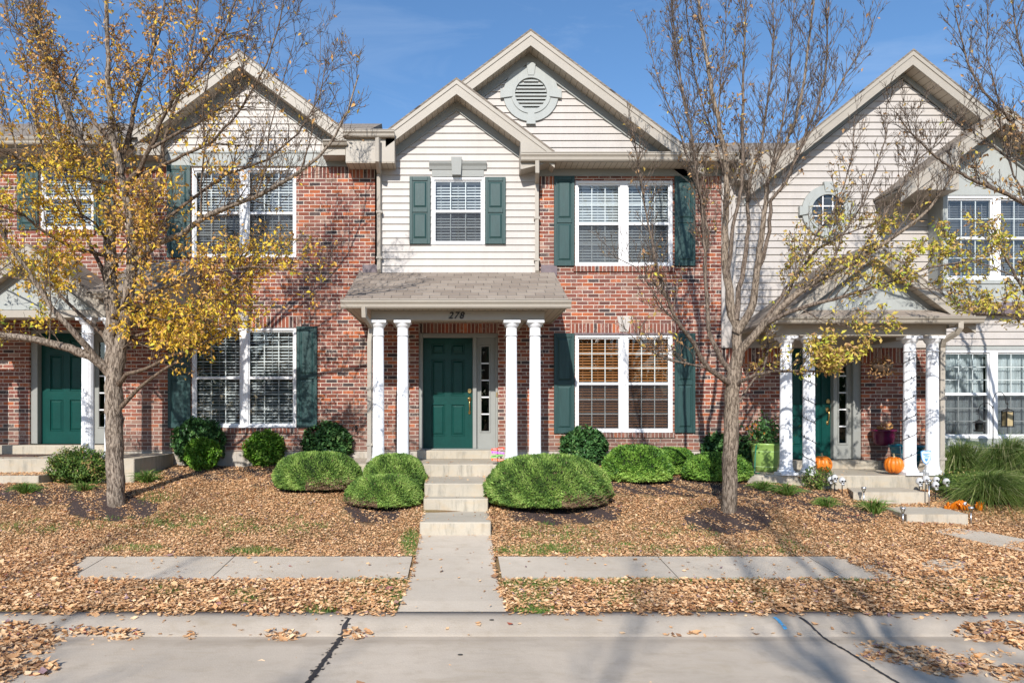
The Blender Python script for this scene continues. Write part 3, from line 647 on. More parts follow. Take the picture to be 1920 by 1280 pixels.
downspout(H, [(wx(1008, -.45), -.45, wz(302, -.45)), (wx(1008, -.45), -.45, wz(322, -.45)), (wx(1007, -.08), -.085, wz(345, -.08)), (wx(1007, -.08), -.085, wz(507, -.08)), (wx(1007, -.1), -.14, wz(511, -.1))])
winspot(H, w_lo, screen=True, blind='blind_wood', tilt=.75, rows=3); winspot(H, w_up, screen=True, blind='blind_white', tilt=1.0, rows=2)
winspot(H, w_c, -.05, screen=True, units=1, rows=2, blind='blind_white', tilt=1.0)
for a, b_, c, e_, yy in ((1038.5, 1077, 331, 499, 0), (1264.5, 1303, 331, 499, 0), (1038.5, 1077, 625, 812, 0), (1264.5, 1303, 625, 811, 0), (768, 807, 332, 458, -.036), (909.5, 948, 333, 458, -.036)):
    q = R(a, b_, c, e_, yy); shutter(H, *q, Y=yy)
c = MB(); x0, x1 = wx(805), wx(912); c.box(wx(810), wx(907), -.05, -.036, wz(333), wz(320))
c.prism_x([(-.04, wz(320)), (-.06, wz(320)), (-.075, wz(314)), (-.10, wz(310)), (-.11, wz(306)), (-.04, wz(305))], x0, x1)
c.prism_y([(wx(846), wz(299)), (wx(866), wz(299)), (wx(864), wz(332)), (wx(848), wz(332))], -.13, -.04)
c.build('window_header', M['gray'], H)
rooms(H, XB0+.1, XU-.1, .9, 6.1, floors=(4.1,))
# doorway
Yd = .16; zsill = wz(841); x0, x1 = wx(792.5), wx(886.5)
t = MB(); t.box(d_op[0], x0, .04, .2, zsill, d_op[3], .008); t.box(x0, d_op[1], .042, .2, zsill+2.035, d_op[3], .008); t.box(x1, x1+.07, .044, .2, zsill, zsill+2.035, .006); t.box(wx(929.5), d_op[1], .045, .2, zsill, zsill+2.035, .006)
t.box(d_op[0]-.01, d_op[1]+.01, .02, .2, zsill-.03, zsill-.001); t.build('door_frame', M['gray'], H)
front_door(H, x0+.003, zsill, Yd); sidelight(H, x1+.07, wx(929.5), zsill, zsill+2.035, .13, wx(903), wx(917.5), wz(808), wz(648))
bl = MB(); bl.box(wx(930.6), wx(933), .035, .046, wz(744), wz(735)); bl.build('doorbell', M['brass'], H)
# porch
zf = 1.07; pf = MB(); pf.box(wx(640, -1.5), wx(1050, -1.5), -1.5, .01, .62, zf, .01); pf.box(wx(784), wx(936), -.34, .012, zf, zf+.155, .01); pieces(pf, 'porch_floor', M['steps'], H)
def porch_roof(root, x0, x1, ztop, zb, yb, yt=0.0, n=10):
    r = MB()
    for i in range(n):
        ya = yb+(yt-yb)*i/n; yc = yb+(yt-yb)*(i+1)/n; za = zb+(ztop-zb)*i/n; zc = zb+(ztop-zb)*(i+1)/n
        r.add([(x0, ya-.012, za-.004), (x1, ya-.012, za-.004), (x1, ya-.012, za+.010), (x0, ya-.012, za+.010), (x1, yc, zc), (x0, yc, zc)], [(0, 1, 2, 3), (3, 2, 4, 5)])
    r.add([(x0, yb, zb-.03), (x1, yb, zb-.03), (x1, yt, ztop-.03), (x0, yt, ztop-.03), (x0, yb, zb), (x1, yb, zb), (x1, yt, ztop), (x0, yt, ztop)], [(0, 3, 2, 1), (0, 4, 7, 3), (1, 2, 6, 5)])
    return r.build('porch_roof', M['pshingle'], root)
X0, X1 = wx(643, -1.75), wx(1067, -1.75); zg0, zg1 = wz(577, -1.8), wz(561, -1.8)
pr = porch_roof(H, X0, X1, wz(510), zg1-.01, -1.74)
g = MB(); g.prism_x([(-1.70, zg0-.002), (-1.70, zg1-.03), (0, wz(510)-.04), (0, zg0-.012), (-.02, zg0-.012)], X0+.03, X0+.055); g.prism_x([(-1.70, zg0-.002), (-1.70, zg1-.03), (0, wz(510)-.04), (0, zg0-.012), (-.02, zg0-.012)], X1-.055, X1-.03)
g.box(X0+.055, X1-.055, -1.70, -1.675, zg0-.002, zg1-.03); pieces(g, 'fascia', M['trim'], pr)
sf = MB(); sf.box(X0+.056, X1-.056, -1.674, 0, zg0+.004, zg0+.016); pieces(sf, 'soffit', M['soffit'], pr)
gutter(H, X0-.03, X1+.03, -1.70, zg0, zg1)
bm = MB(); cy = -1.4; bz0 = wz(600, -1.5); bx0, bx1 = wx(695, -1.5), wx(1021, -1.5)
bm.box(bx0, bx1, -1.5, -1.3, bz0, zg0+.003, .006); bm.box(wx(731, -1.3), wx(731, -1.3)+.13, -1.299, -.003, bz0+.01, zg0+.002); bm.box(wx(985, -1.3)-.13, wx(985, -1.3), -1.299, -.003, bz0+.01, zg0+.002); pieces(bm, 'porch_beam', M['trim'], H)
for px in (709.6, 755.4, 959, 1003.3): column(H, wx(px, cy), cy, zf, bz0)
fl = MB(); fl.box(wx(680), wx(708), -.03, -.002, wz(510)-.05, wz(497)); fl.box(wx(1014), wx(1044), -.03, -.002, wz(512)-.05, wz(497)); pieces(fl, 'flashing', M['lead'], H)
downspout(H, [(wx(683, -1.76), -1.76, zg0+.02), (wx(683, -1.76), -1.76, zg0-.12), (wx(695, -1.5), -1.42, wz(612, -1.45)), (wx(693.5, -1.42), -1.42, wz(640, -1.42)), (wx(693.5, -1.42), -1.42, 1.16), (wx(692, -1.42), -1.5, 1.08)])
# house number
cu = bpy.data.curves.new('number', 'FONT'); cu.body = '278'; cu.size = .15; cu.extrude = .006; cu.shear = .28; cu.offset = .002; cu.space_character = 1.15
to = bpy.data.objects.new('number_tmp', cu); COL.objects.link(to); dg = bpy.context.evaluated_depsgraph_get(); me = bpy.data.meshes.new_from_object(to.evaluated_get(dg)); bpy.data.objects.remove(to)
xs = [v.co.x for v in me.vertices]; ys = [v.co.y for v in me.vertices]; mx = (min(xs)+max(xs))/2; my = (min(ys)+max(ys))/2
cx, cz = wx(856, -1.51), wz(591, -1.51)
for v in me.vertices: x, y, z = v.co; v.co = (x-mx+cx-ORG[H.name].x, -1.512-z-ORG[H.name].y, y-my+cz-ORG[H.name].z)
me.materials.clear(); me.name = 'house_number'; link_mesh(me, 'house_number', M['black'], H)
# ---- left unit -----------------------------------------------------
L = empty('townhouse', (-5.6, 0, .95), 'left brick townhouse behind the golden tree, dark green door at the left edge', 'townhouse', 'townhouses in the row')
XL = -12.5; l_lo = R(359, 555.5, 614, 802); l_up = R(359, 555.5, 314, 483); l_f = R(75, 176, 309, 431); dl = R(55, 200, 618, 838)
b = MB(); wall_holes(b, XL, XB0, 1.2, wz(312), [l_lo, l_up, l_f, (dl[0], dl[1], 1.2, dl[3])], 0, .2); b.build('brick_wall', M['brick'], L)
fd = MB(); fd.box(XL, XB0-.001, .012, .3, .55, 1.2); pieces(fd, 'foundation', M['found'], L)
s = MB()
for q in (l_lo, l_up, l_f): s.box(q[0]-.03, q[1]+.03, -.028, .05, q[2]-.09, q[2])
s.quad((l_lo[0]-.1, -.003, l_lo[3]), (l_lo[1]+.1, -.003, l_lo[3]), (l_lo[1]+.1, -.003, l_lo[3]+.20), (l_lo[0]-.1, -.003, l_lo[3]+.20))
for a, b_ in ((l_up[1]+.02, XB0), (l_f[1]+.4, wx(313))): s.quad((a, -.003, wz(334)), (b_, -.003, wz(334)), (b_, -.003, wz(312.5)), (a, -.003, wz(312.5)))
pieces(s, 'soldier_course', M['soldier'], L)
k = MB(); k.prism_y([(wx(445), wz(588)), (wx(470), wz(588)), (wx(465), wz(612)), (wx(450), wz(612))], -.012, .03); k.build('keystone', M['stone'], L)
la = (wx(448.6, -.35), ZC+680*(D-.35)/F); xle, xre = wx(247, -.35), wx(650, -.35)
s = MB(); siding(s, wz(285), la[1]-.42, gspan(la[0], la[1], .75, .42), 0.0); s.build('siding', M['siding'], L)
gable(L, la[0], la[1], xle, xre, .75, -.35, 5.0, 0.0, .25, .16, wl=xle+.3, wr=xre-.3)
p = MB(); p.box(wx(300), wx(625), -.022, -.0005, wz(312), wz(285)); p.box(wx(300), wx(640), -.04, -.023, wz(288), wz(284)); p.build('frieze', M['graylight'], L)
e = MB(); e.box(wx(604, -.33), wx(648, -.33)-.003, -.33, -.001, wz(291, -.33), wz(268, -.33), .004); e.box(xle+.02, xle+.5, -.33, -.001, wz(291, -.33), wz(268, -.33), .004)
e.box(XL, xle, -.45, -.425, wz(275, -.45), wz(260, -.45)); pieces(e, 'eave_box', M['trim'], L)
sf = MB(); sf.box(XL, xle, -.42, -.001, wz(276, -.45)-.012, wz(276, -.45)); pieces(sf, 'soffit', M['soffit'], L)
gutter(L, XL, xle+.02, -.45, wz(271, -.5), wz(259, -.5)); gutter(L, wx(607, -.33), wx(652, -.33), -.335, wz(272, -.4), wz(264, -.4))
fr = MB(); fr.box(XL, wx(300), -.03, -.001, wz(314), wz(276, -.45)-.013); pieces(fr, 'frieze', M['gray'], L)
mr = MB(); ze = wz(260, -.45)+.03; zr = wz(232, 4.0); xe = wx(716, 4.0)
zi = ze+(zr-ze)*.48/4.4; mr.add([(XL, .05, zi), (xe, .05, zi), (xe, 4, zr), (XL, 4, zr), (XL, 8, ze), (xe, 8, ze), (XL, -.43, ze), (xle+.1, -.43, ze), (xle+.1, .05, zi)], [(0, 1, 2, 3), (3, 2, 5, 4), (1, 5, 2), (6, 7, 8, 0)]); mr.build('roof', M['shingle'], L)
winspot(L, l_lo, blind='blind_white', tilt=.62, rows=3, gap=.056); winspot(L, l_up, screen=True, blind='blind_white', tilt=.95, rows=2); winspot(L, l_f, units=1, blind='blind_white', tilt=.9, rows=2)
for a, b_, c, e_ in ((314, 358, 311, 483), (316, 358, 612, 802), (556.5, 595, 612, 801), (34, 73.5, 309, 431), (177, 215, 309, 431)): shutter(L, *R(a, b_, c, e_))
rooms(L, XL+.1, XB0-.1, .9, 6.3, floors=(4.2,))
zsl = wz(832); x0, x1 = wx(67.5), wx(161.5); t = MB()
t.box(dl[0], x0, .04, .2, zsl, dl[3], .008); t.box(x0, dl[1], .042, .2, zsl+2.035, dl[3]); t.box(x1, x1+.07, .044, .2, zsl, zsl+2.035); t.build('door_frame', M['gray'], L)
front_door(L, x0+.003, zsl, .16); sidelight(L, x1+.07, dl[1], zsl, zsl+2.035, .13, wx(179), wx(193), wz(800), wz(640))
zl = 1.155; pf = MB(); pf.box(XL, wx(325), -1.5, .01, .6, zl, .01); pf.box(wx(10), wx(215), -.34, .012, zl, zsl-.01, .01); pf.box(XL, wx(72, -2.0), -2.0, -1.502, .5, .93, .01); pieces(pf, 'porch_floor', M['steps'], L)
dm = MB(); dm.box(wx(30), wx(128), -1.0, -.4, zl, zl+.012); dm.build('doormat', M['mat'], L)
cz1 = wz(597, -1.4)
for px in (164.7, 208, -95, -138): column(L, wx(px, -1.4), -1.4, zl, cz1)
bx1 = wx(224, -1.5); bm = MB(); bm.box(XL, bx1, -1.5, -1.3, cz1, wz(581, -1.5)-.003, .006); bm.box(wx(185, -1.3)-.06, wx(185, -1.3)+.06, -1.299, -.003, cz1+.01, wz(581, -1.5)-.004); pieces(bm, 'porch_beam', M['trim'], L)
pa = (wx(51, -1.6), wz(456, -1.6)); xr_ = wx(215, -1.6)
gable(L, pa[0], pa[1], pa[0]-1.5, xr_, .75, -1.6, -.05, -1.4, .2, .1)
pd = MB(); hz = pa[1]-.33; zp = wz(581, -1.4); pd.prism_y([(pa[0]-(hz-zp)/.75, zp), (pa[0]+min(1.35, (hz-zp)/.75), zp), (pa[0], hz)], -1.42, -1.30); pd.build('pediment', M['graylight'], L)
pr = porch_roof(L, pa[0]+1.0, wx(300, -1.7), wz(492), wz(547, -1.7), -1.7)
sf = MB(); sf.box(XL, wx(300, -1.7)-.05, -1.29, 0, wz(562, -1.5)-.03, wz(562, -1.5)-.018); pieces(sf, 'soffit', M['soffit'], pr)
g = MB(); g.prism_x([(-1.67, wz(560, -1.7)), (-1.67, wz(547, -1.7)-.03), (0, wz(492)-.04), (0, wz(560, -1.7))], wx(300, -1.7)-.05, wx(300, -1.7)-.03); pieces(g, 'fascia', M['trim'], pr)
gutter(L, wx(178, -1.7), wx(303, -1.7), -1.67, wz(559, -1.75), wz(547, -1.75))
# ---- right unit ----------------------------------------------------
Q = empty('townhouse', (7.6, 0, .8), 'right cream-sided townhouse with pumpkins on its porch', 'townhouse', 'townhouses in the row')
XR = 14.0; zbk = wz(652); rd = R(1463, 1617, 645, 866)
b = MB(); wall_holes(b, XU, wx(1760), .98, zbk, [(rd[0], rd[1], .98, rd[3])], .02, .2); b.build('brick_wall', M['brick'], Q)
s = MB(); s.quad((XU+.005, .017, wz(680)), (rd[0], .017, wz(680)), (rd[0], .017, zbk), (XU+.005, .017, zbk)); s.quad((rd[1], .017, wz(680)), (wx(1700), .017, wz(680)), (wx(1700), .017, zbk), (rd[1], .017, zbk)); pieces(s, 'soldier_course', M['soldier'], Q)
fd = MB(); fd.box(XU+.001, XR, .03, .3, .4, .98); fd.box(wx(1768, -.41), XR, -.38, .0, .3, .95); pieces(fd, 'foundation', M['found'], Q)
ra = (wx(1712, -.32), ZC+681*(D-.32)/F); Yb = -.41; bxl = wx(1770, Yb)
rw = (wx(1550)-.28, wx(1550)+.28, wz(395)-.28, wz(395)+.28)
s = MB(); _gs = gspan(ra[0], ra[1], .8, .38, wx(1376), 10.5); siding(s, zbk+.05, ra[1]-.38, lambda z: (wx(1376), _gs(z)[1]) if z < wz(337) else _gs(z), 0.01, zref=zbk+.05)
s.box(wx(1352), wx(1378), -.03, .0, zbk, wz(318)); s.box(wx(1376), bxl, -.02, .01, zbk, zbk+.05)
siding(s, wz(653, Yb)+.05, wz(592, Yb), lambda z: (bxl+.02, XR), Yb, zref=wz(653, Yb)+.045); s.build('siding', M['siding'], Q)
gable(Q, ra[0], ra[1], wx(1408, -.32), ra[0]+2.6, .8, -.32, 5.0, 0.0, .24, .08)
e = MB(); e.box(4.4, 6.6, .05, .09, 5.9, wz(290, -.4)+.05+(wz(268, 4.0)-wz(290, -.4)-.05)*.48/4.4-.01); e.box(4.93, wx(1424, -.3), -.3, 0, wz(338, -.3), wz(299, -.3), .004); pieces(e, 'eave_box', M['trim'], Q)
round_vent(Q, wx(1550), wz(397), -.008, True, .37, .47)
bay = MB(); r_lo = R(1768, 1962, 655, 822, Yb); r_up = R(1773, 1968, 366, 525, Yb)
wall_holes(bay, bxl, XR, wz(653, Yb), wz(625, Yb), [], Yb, .1); wall_holes(bay, bxl, XR, .95, wz(653, Yb), [r_lo], Yb, .12)
wall_holes(bay, bxl, XR, wz(592, Yb), wz(345, Yb), [r_up], Yb, .1); bay.add([(bxl, Yb, wz(345, Yb)), (XR, Yb, wz(345, Yb)), (XR, Yb, wz(303, Yb)), (wx(1886, -.8), Yb, wz(225, Yb)), (bxl, Yb, wz(311, Yb))], [(0, 1, 2, 3, 4)])
bay.quad((bxl, Yb, .95), (bxl, Yb, wz(330, Yb)), (bxl, .01, wz(330, Yb)), (bxl, .01, .95)); bay.box(bxl-.03, bxl+.05, Yb-.02, Yb+.02, wz(566, Yb), wz(300, Yb))
bay.box(bxl+.05, XR, Yb-.02, Yb, wz(532, Yb), wz(526, Yb)); bay.build('bay_wall', M['graylight'], Q)
sk = MB(); sk.prism_x([(Yb, wz(566, Yb)), (Yb-.16, wz(574, Yb)-.02), (Yb-.16, wz(590, Yb)), (Yb, wz(592, Yb))], bxl-.02, XR); sk.build('bay_skirt', M['lead'], Q)
sa = (wx(1886, -.8), wz(199, -.8)); gable(Q, sa[0], sa[1], wx(1690, -.8), XR, .755, -.8, 3.0, Yb, .25, .18, wl=bxl)
e = MB(); z_ = wz(347, -.8); xa_ = wx(1690, -.8)+.02; e.prism_y([(xa_, z_-.07), (bxl, z_-.07), (bxl, z_+.755*(bxl-xa_)-.15), (xa_, z_-.04)], -.77, -.02); pieces(e, 'eave_box', M['trim'], Q)
winspot(Q, r_up, Yb, blind='blind_grey', tilt=.6, gap=.03, rows=2); winspot(Q, r_lo, Yb, screen=True, blind='reflection_sheet', gap=0, rows=3)
rooms(Q, XU+.1, XR, .9, 6.0, floors=(4.0,))
zsr = wz(861); x0, x1 = wx(1472), wx(1566); t = MB()
t.box(rd[0], x0, .05, .2, zsr, rd[3], .006); t.box(x0, rd[1], .052, .2, zsr+2.035, rd[3]+.02); t.box(x1, x1+.07, .054, .2, zsr, zsr+2.035); t.box(wx(1603), rd[1], .053, .2, zsr, zsr+2.035); t.build('door_frame', M['gray'], Q)
front_door(Q, x0+.003, zsr, .16); sd = sidelight(Q, x1+.07, wx(1603), zsr, zsr+2.035, .13, wx(1580.5), wx(1594.5), wz(831), wz(672))
zq = .89; pf = MB(); pf.box(wx(1402, -1.5), wx(1770, -1.5), -1.5, .02, .3, zq, .01); pf.box(wx(1462), wx(1632), -.34, .022, zq, zsr-.008, .01); pieces(pf, 'porch_floor', M['steps'], Q)
cz1 = wz(631, -1.4)
for px in (1473.7, 1516.6, 1705.5, 1748): column(Q, wx(px, -1.4), -1.4, zq, cz1)
zt = wz(603, -1.6); bm = MB(); bm.box(wx(1455, -1.5), wx(1775, -1.5), -1.5, -1.3, cz1, zt-.03, .006)
for px in (1495, 1727): bm.box(wx(px, -1.3)-.06, wx(px, -1.3)+.06, -1.299, 0, cz1+.01, zt-.031)
pieces(bm, 'porch_beam', M['trim'], Q)
pa = (wx(1641, -1.6), wz(454, -1.6)); xl_, xr_ = wx(1447, -1.6), wx(1830, -1.6)
gable(Q, pa[0], pa[1], xl_, xr_, .755, -1.6, -.02, -1.38, .2, .1, wl=xl_+.3, wr=xr_-.3)
pd = MB(); hz = pa[1]-.33; zp = wz(584, -1.38); pd.prism_y([(pa[0]-(hz-zp)/.755, zp), (pa[0]+(hz-zp)/.755, zp), (pa[0], hz)], -1.41, -1.33); pd.build('pediment', M['graylight'], Q)
ps = MB(); ps.add([(xl_+.06, -1.69, wz(594, -1.7)), (xr_-.06, -1.69, wz(594, -1.7)), (xr_-.2, -1.42, zp+.02), (xl_+.2, -1.42, zp+.02)], [(0, 1, 2, 3)]); ps.build('pent_strip', M['pshingle'], Q)
sf = MB(); sf.box(xl_+.04, xr_-.04, -1.66, 0, zt-.028, zt-.016); pieces(sf, 'soffit', M['soffit'], Q)
fs = MB(); fs.box(xl_+.04, xr_-.04, -1.665, -1.64, zt-.04, wz(594, -1.7)-.02); fs.box(xr_-.06, xr_-.035, -1.64, -.45, zt-.04, zt+.1); fs.box(xl_+.035, xl_+.06, -1.64, 0, zt-.04, zt+.1); pieces(fs, 'fascia', M['trim'], Q)
gutter(Q, xl_, xr_+.02, -1.665, wz(606, -1.72), wz(594, -1.72))
downspout(Q, [(wx(1801, -1.72), -1.72, wz(606, -1.72)+.02), (wx(1801, -1.72), -1.72, wz(614, -1.72)), (wx(1794, -1.66), -1.66, wz(624, -1.66)), (wx(1770, -1.5), -1.5, wz(638, -1.5)), (wx(1766, -1.42), -1.42, wz(652, -1.42)), (wx(1765, -1.42), -1.42, zq-.1+.12), (wx(1783, -1.6), -1.6, zq-.02)], .075)
# ================================================================== setting
def strip_mesh(name, x0, x1, ds, mat, nx=2, dz=0.0, zfn=None):
    xs = np.linspace(x0, x1, nx); V = []; 
    for d in ds:
        for x in xs: V.append((x, d-D, (zfn(x, d) if zfn else float(gz(x, d-D)))+dz))
    Fc = [(i*nx+j, i*nx+j+1, (i+1)*nx+j+1, (i+1)*nx+j) for i in range(len(ds)-1) for j in range(nx-1)]
    return np_mesh(name, np.array(V), np.array(Fc), mat, smooth=True)
def ground_mat():
    m, nt, b, o = newmat('lawn_soil'); p = wpos(nt)
    c = ramp(nt, noise(nt, p, 1.4, 5, .6), [(.35, (.26, .16, .09)), (.55, (.36, .25, .12)), (.7, (.24, .22, .08))])
    c = mixc(nt, mth(nt, 'MULTIPLY', noise(nt, p, 45, 5, .7), .7), c, (.20, .13, .075))
    nt.links.new(c, b.inputs['Base Color']); b.inputs['Roughness'].default_value = .97; b.inputs['Specular IOR Level'].default_value = .1
    nt.links.new(bump(nt, noise(nt, p, 70, 4), .03), b.inputs['Normal']); return m
M['ground'] = ground_mat(); M['mulch'] = plain('dark_mulch', (.065, .042, .036), .97, .35, 30, .02, 60)
ds = [6.145]+list(np.arange(6.2, 12.6, .12)); g = strip_mesh('ground', -14, 15, ds, M['ground'], 243); tag(g, kind='structure')
g = strip_mesh('far_ground', -400, 400, [12.5, 60, 500], M['ground'], 2, zfn=lambda x, d: .9); tag(g, kind='structure')
for a, b_ in ((-200, -14), (15, 200)):
    g = strip_mesh('side_ground', a, b_, ds[::4]+[12.6], M['ground'], 2); tag(g, kind='structure')
g = strip_mesh('road', -200, 200, [-4.5, 5.82], M['road'], 2, zfn=lambda x, d: 0.0); tag(g, kind='structure')
g = strip_mesh('ground_across_road', -400, 400, [-500, -4.48], M['ground'], 2, zfn=lambda x, d: .03); tag(g, kind='structure')
kd = [(5.79, -.02), (5.80, .004), (5.84, .018), (5.91, .06), (5.97, .088), (6.03, .1), (6.155, .108), (6.165, .05)]
zk = dict(kd); g = strip_mesh('kerb', -60, 60, [q[0] for q in kd], M['kerb'], 2, zfn=lambda x, d: zk[d]); tag(g, kind='structure')
xs = [-9.5, -7.53, -5.78, -4.01, -2.56, -.533, .43, 2.25, 3.95, 5.75, 7.5, 9.5]
mb = MB(); jb = MB()
def slab(mb, x0, x1, d0, d1, up=.022):
    n = 4; 
    for i in range(n):
        a = d0+(d1-d0)*i/n; b = d0+(d1-d0)*(i+1)/n; z = lambda d: float(np.interp(d, _gd, _gz))+up
        mb.quad((x0, a-D, z(a)), (x1, a-D, z(a)), (x1, b-D, z(b)), (x0, b-D, z(b)))
    z = lambda d: float(np.interp(d, _gd, _gz))
    mb.quad((x0, d0-D, z(d0)-.06), (x1, d0-D, z(d0)-.06), (x1, d0-D, z(d0)+up), (x0, d0-D, z(d0)+up)); mb.quad((x0, d1-D, z(d1)-.06), (x0, d1-D, z(d1)+up), (x1, d1-D, z(d1)+up), (x1, d1-D, z(d1)-.06))
    for x in (x0, x1): mb.quad((x, d0-D, z(d0)-.08), (x, d0-D, z(d0)+up), (x, d1-D, z(d1)+up), (x, d1-D, z(d1)-.08))
for a, b_ in zip(xs[:-1], xs[1:]):
    if abs((a+b_)/2) < .3: continue
    slab(mb, a+.006, b_-.006, 6.98, 7.757)
g = mb.build('sidewalk', M['walk']); tag(g, kind='structure')
def pw(d): return -.052-.02*(8.6-d)/2.5, .447+.05*max(0, (7.0-d))
mb = MB()
for d0, d1 in ((6.156, 6.985), (6.995, 7.78), (7.785, 8.62)):
    n = 4; zz = lambda d: float(np.interp(d, _gd, _gz))+.002+.022*min(1, (d-6.15)/.25); ca, ha = pw(d0); mb.quad((ca-ha, d0-D, zz(d0)-.09), (ca+ha, d0-D, zz(d0)-.09), (ca+ha, d0-D, zz(d0)), (ca-ha, d0-D, zz(d0)))
    for i in range(n):
        a = d0+(d1-d0)*i/n; b = d0+(d1-d0)*(i+1)/n; ca, ha = pw(a); cb_, hb = pw(b)
        mb.quad((ca-ha, a-D, zz(a)), (ca+ha, a-D, zz(a)), (cb_+hb, b-D, zz(b)), (cb_-hb, b-D, zz(b)))
        for s_ in (-1, 1): mb.quad((ca+s_*ha, a-D, zz(a)-.08), (ca+s_*ha, a-D, zz(a)), (cb_+s_*hb, b-D, zz(b)), (cb_+s_*hb, b-D, zz(b)-.08))
g = mb.build('front_path', M['walk']); tag(g, kind='structure')
mb = MB(); SX = -.055
for i, (da, db, z0, z1, hw) in enumerate(((8.62, 9.575, .15, .515, .45), (9.57, 9.855, .2, .692, .452), (9.85, 10.952, .3, .877, .455))):
    mb.box(SX-hw, SX+hw, da-D, db-D, z0, z1, .012)
g = mb.build('front_steps', M['steps']); tag(g, kind='structure')
# right-hand steps and path slabs
mb = MB()
def block(pts, z0, z1): mb.prism_z([p[:2] for p in pts], z0, z1)
yA, yB = -2.15, -3.05
block([(wx(1588, -1.5), -1.51), (wx(1600, yA), yA), (wx(1740, yA), yA), (wx(1690, -1.51), -1.51)], .4, .70)
block([(wx(1640, yA), yA-.01), (wx(1700, yB), yB), (wx(1815, yB), yB), (wx(1752, yA), yA-.01)], .2, .50)
g = mb.build('side_steps', M['steps']); tag(g, kind='structure')
mb = MB()
def pad(pts):
    P = [G(*p) for p in pts]; n = len(P); mb.add([(x, y, z+.018) for x, y, z in P]+[(x, y, z-.1) for x, y, z in P], [tuple(range(n))]+[(i, i+n, (i+1) % n+n, (i+1) % n) for i in range(n)])
pad([(1752, 998), (1775, 992), (1830, 996), (1990, 1026), (1990, 1046), (1900, 1032)][::-1]); pad([(1735, 1060), (1760, 1053), (1800, 1058), (1812, 1072), (1750, 1076)][::-1])
g = mb.build('side_path', M['walk']); tag(g, kind='structure')
# road joints: tar sealant, paint mark
def road_z(d):
    return float(np.interp(d, [q[0] for q in kd[:-1]], [q[1] for q in kd[:-1]])) if d > 5.79 else 0.0
def road_pt(px, py):
    for d in np.arange(3.5, 6.15, .004):
        if VY+F*(ZC-road_z(d))/d <= py: return ((px-VX)*d/F, d-D, road_z(d))
    return ((px-VX)*6.14/F, 6.14-D, .104)
def smear(pts, w, name, mat, label, cat, lift=.006, n=60, jit=.5, patch=True):
    P = [Vector(road_pt(*p)) for p in pts]; L = [0]
    for a, b in zip(P[:-1], P[1:]): L.append(L[-1]+(b-a).length)
    m = MB(); prev = None
    for i in range(n+1):
        t = L[-1]*i/n; k = max(j for j in range(len(L)) if L[j] <= t+1e-9); k = min(k, len(P)-2); q = P[k].lerp(P[k+1], (t-L[k])/max(1e-6, L[k+1]-L[k]))
        q = Vector((q.x, q.y, road_z(q.y+D))); dr = (P[k+1]-P[k]).normalized(); sd = Vector((dr.y, -dr.x, 0)).normalized(); wl = w*(1+random.uniform(-jit, jit)); wr = w*(1+random.uniform(-jit, jit))
        a, b = q-sd*wl, q+sd*wr; a.z = road_z(a.y+D)+lift; b.z = road_z(b.y+D)+lift
        if prev: m.quad(prev[0], prev[1], b, a)
        prev = (a, b)
        if patch and random.random() < .55:
            c = q+sd*random.choice((-1, 1))*w*random.uniform(1.2, 2.6); r = random.uniform(.004, .016); c.z = road_z(c.y+D)+lift-.002
            kk = [(c.x+r*random.uniform(.6, 1.6)*math.cos(a_), c.y+r*random.uniform(.6, 1.6)*math.sin(a_), c.z) for a_ in np.linspace(0, 5.5, 7)]; m.add(kk, [tuple(range(7))])
    return tag(m.build(name, mat), label, cat)
smear([(655, 1159), (645, 1178), (637, 1198), (577, 1282), (560, 1310)], .019, 'tar_seam', M['tar'], 'black tar seam across the kerb and road left of the front path', 'tar seam', jit=.45)
smear([(1499, 1157), (1520, 1172), (1537, 1188), (1560, 1205), (1590, 1222), (1640, 1254), (1690, 1284), (1720, 1305)], .011, 'tar_seam', M['tar'], 'thin wavering tar seam across the kerb and road at the right, under leaves', 'tar seam', patch=False)
smear([(1452, 1157), (1462, 1166), (1474, 1180)], .016, 'paint_mark', M['chalk'], 'short stroke of blue spray paint on the kerb', 'paint mark', patch=False, jit=.25, n=14)
mb = MB()
for a in (SX,):   # dark joint gaps beside and across the path
    pass
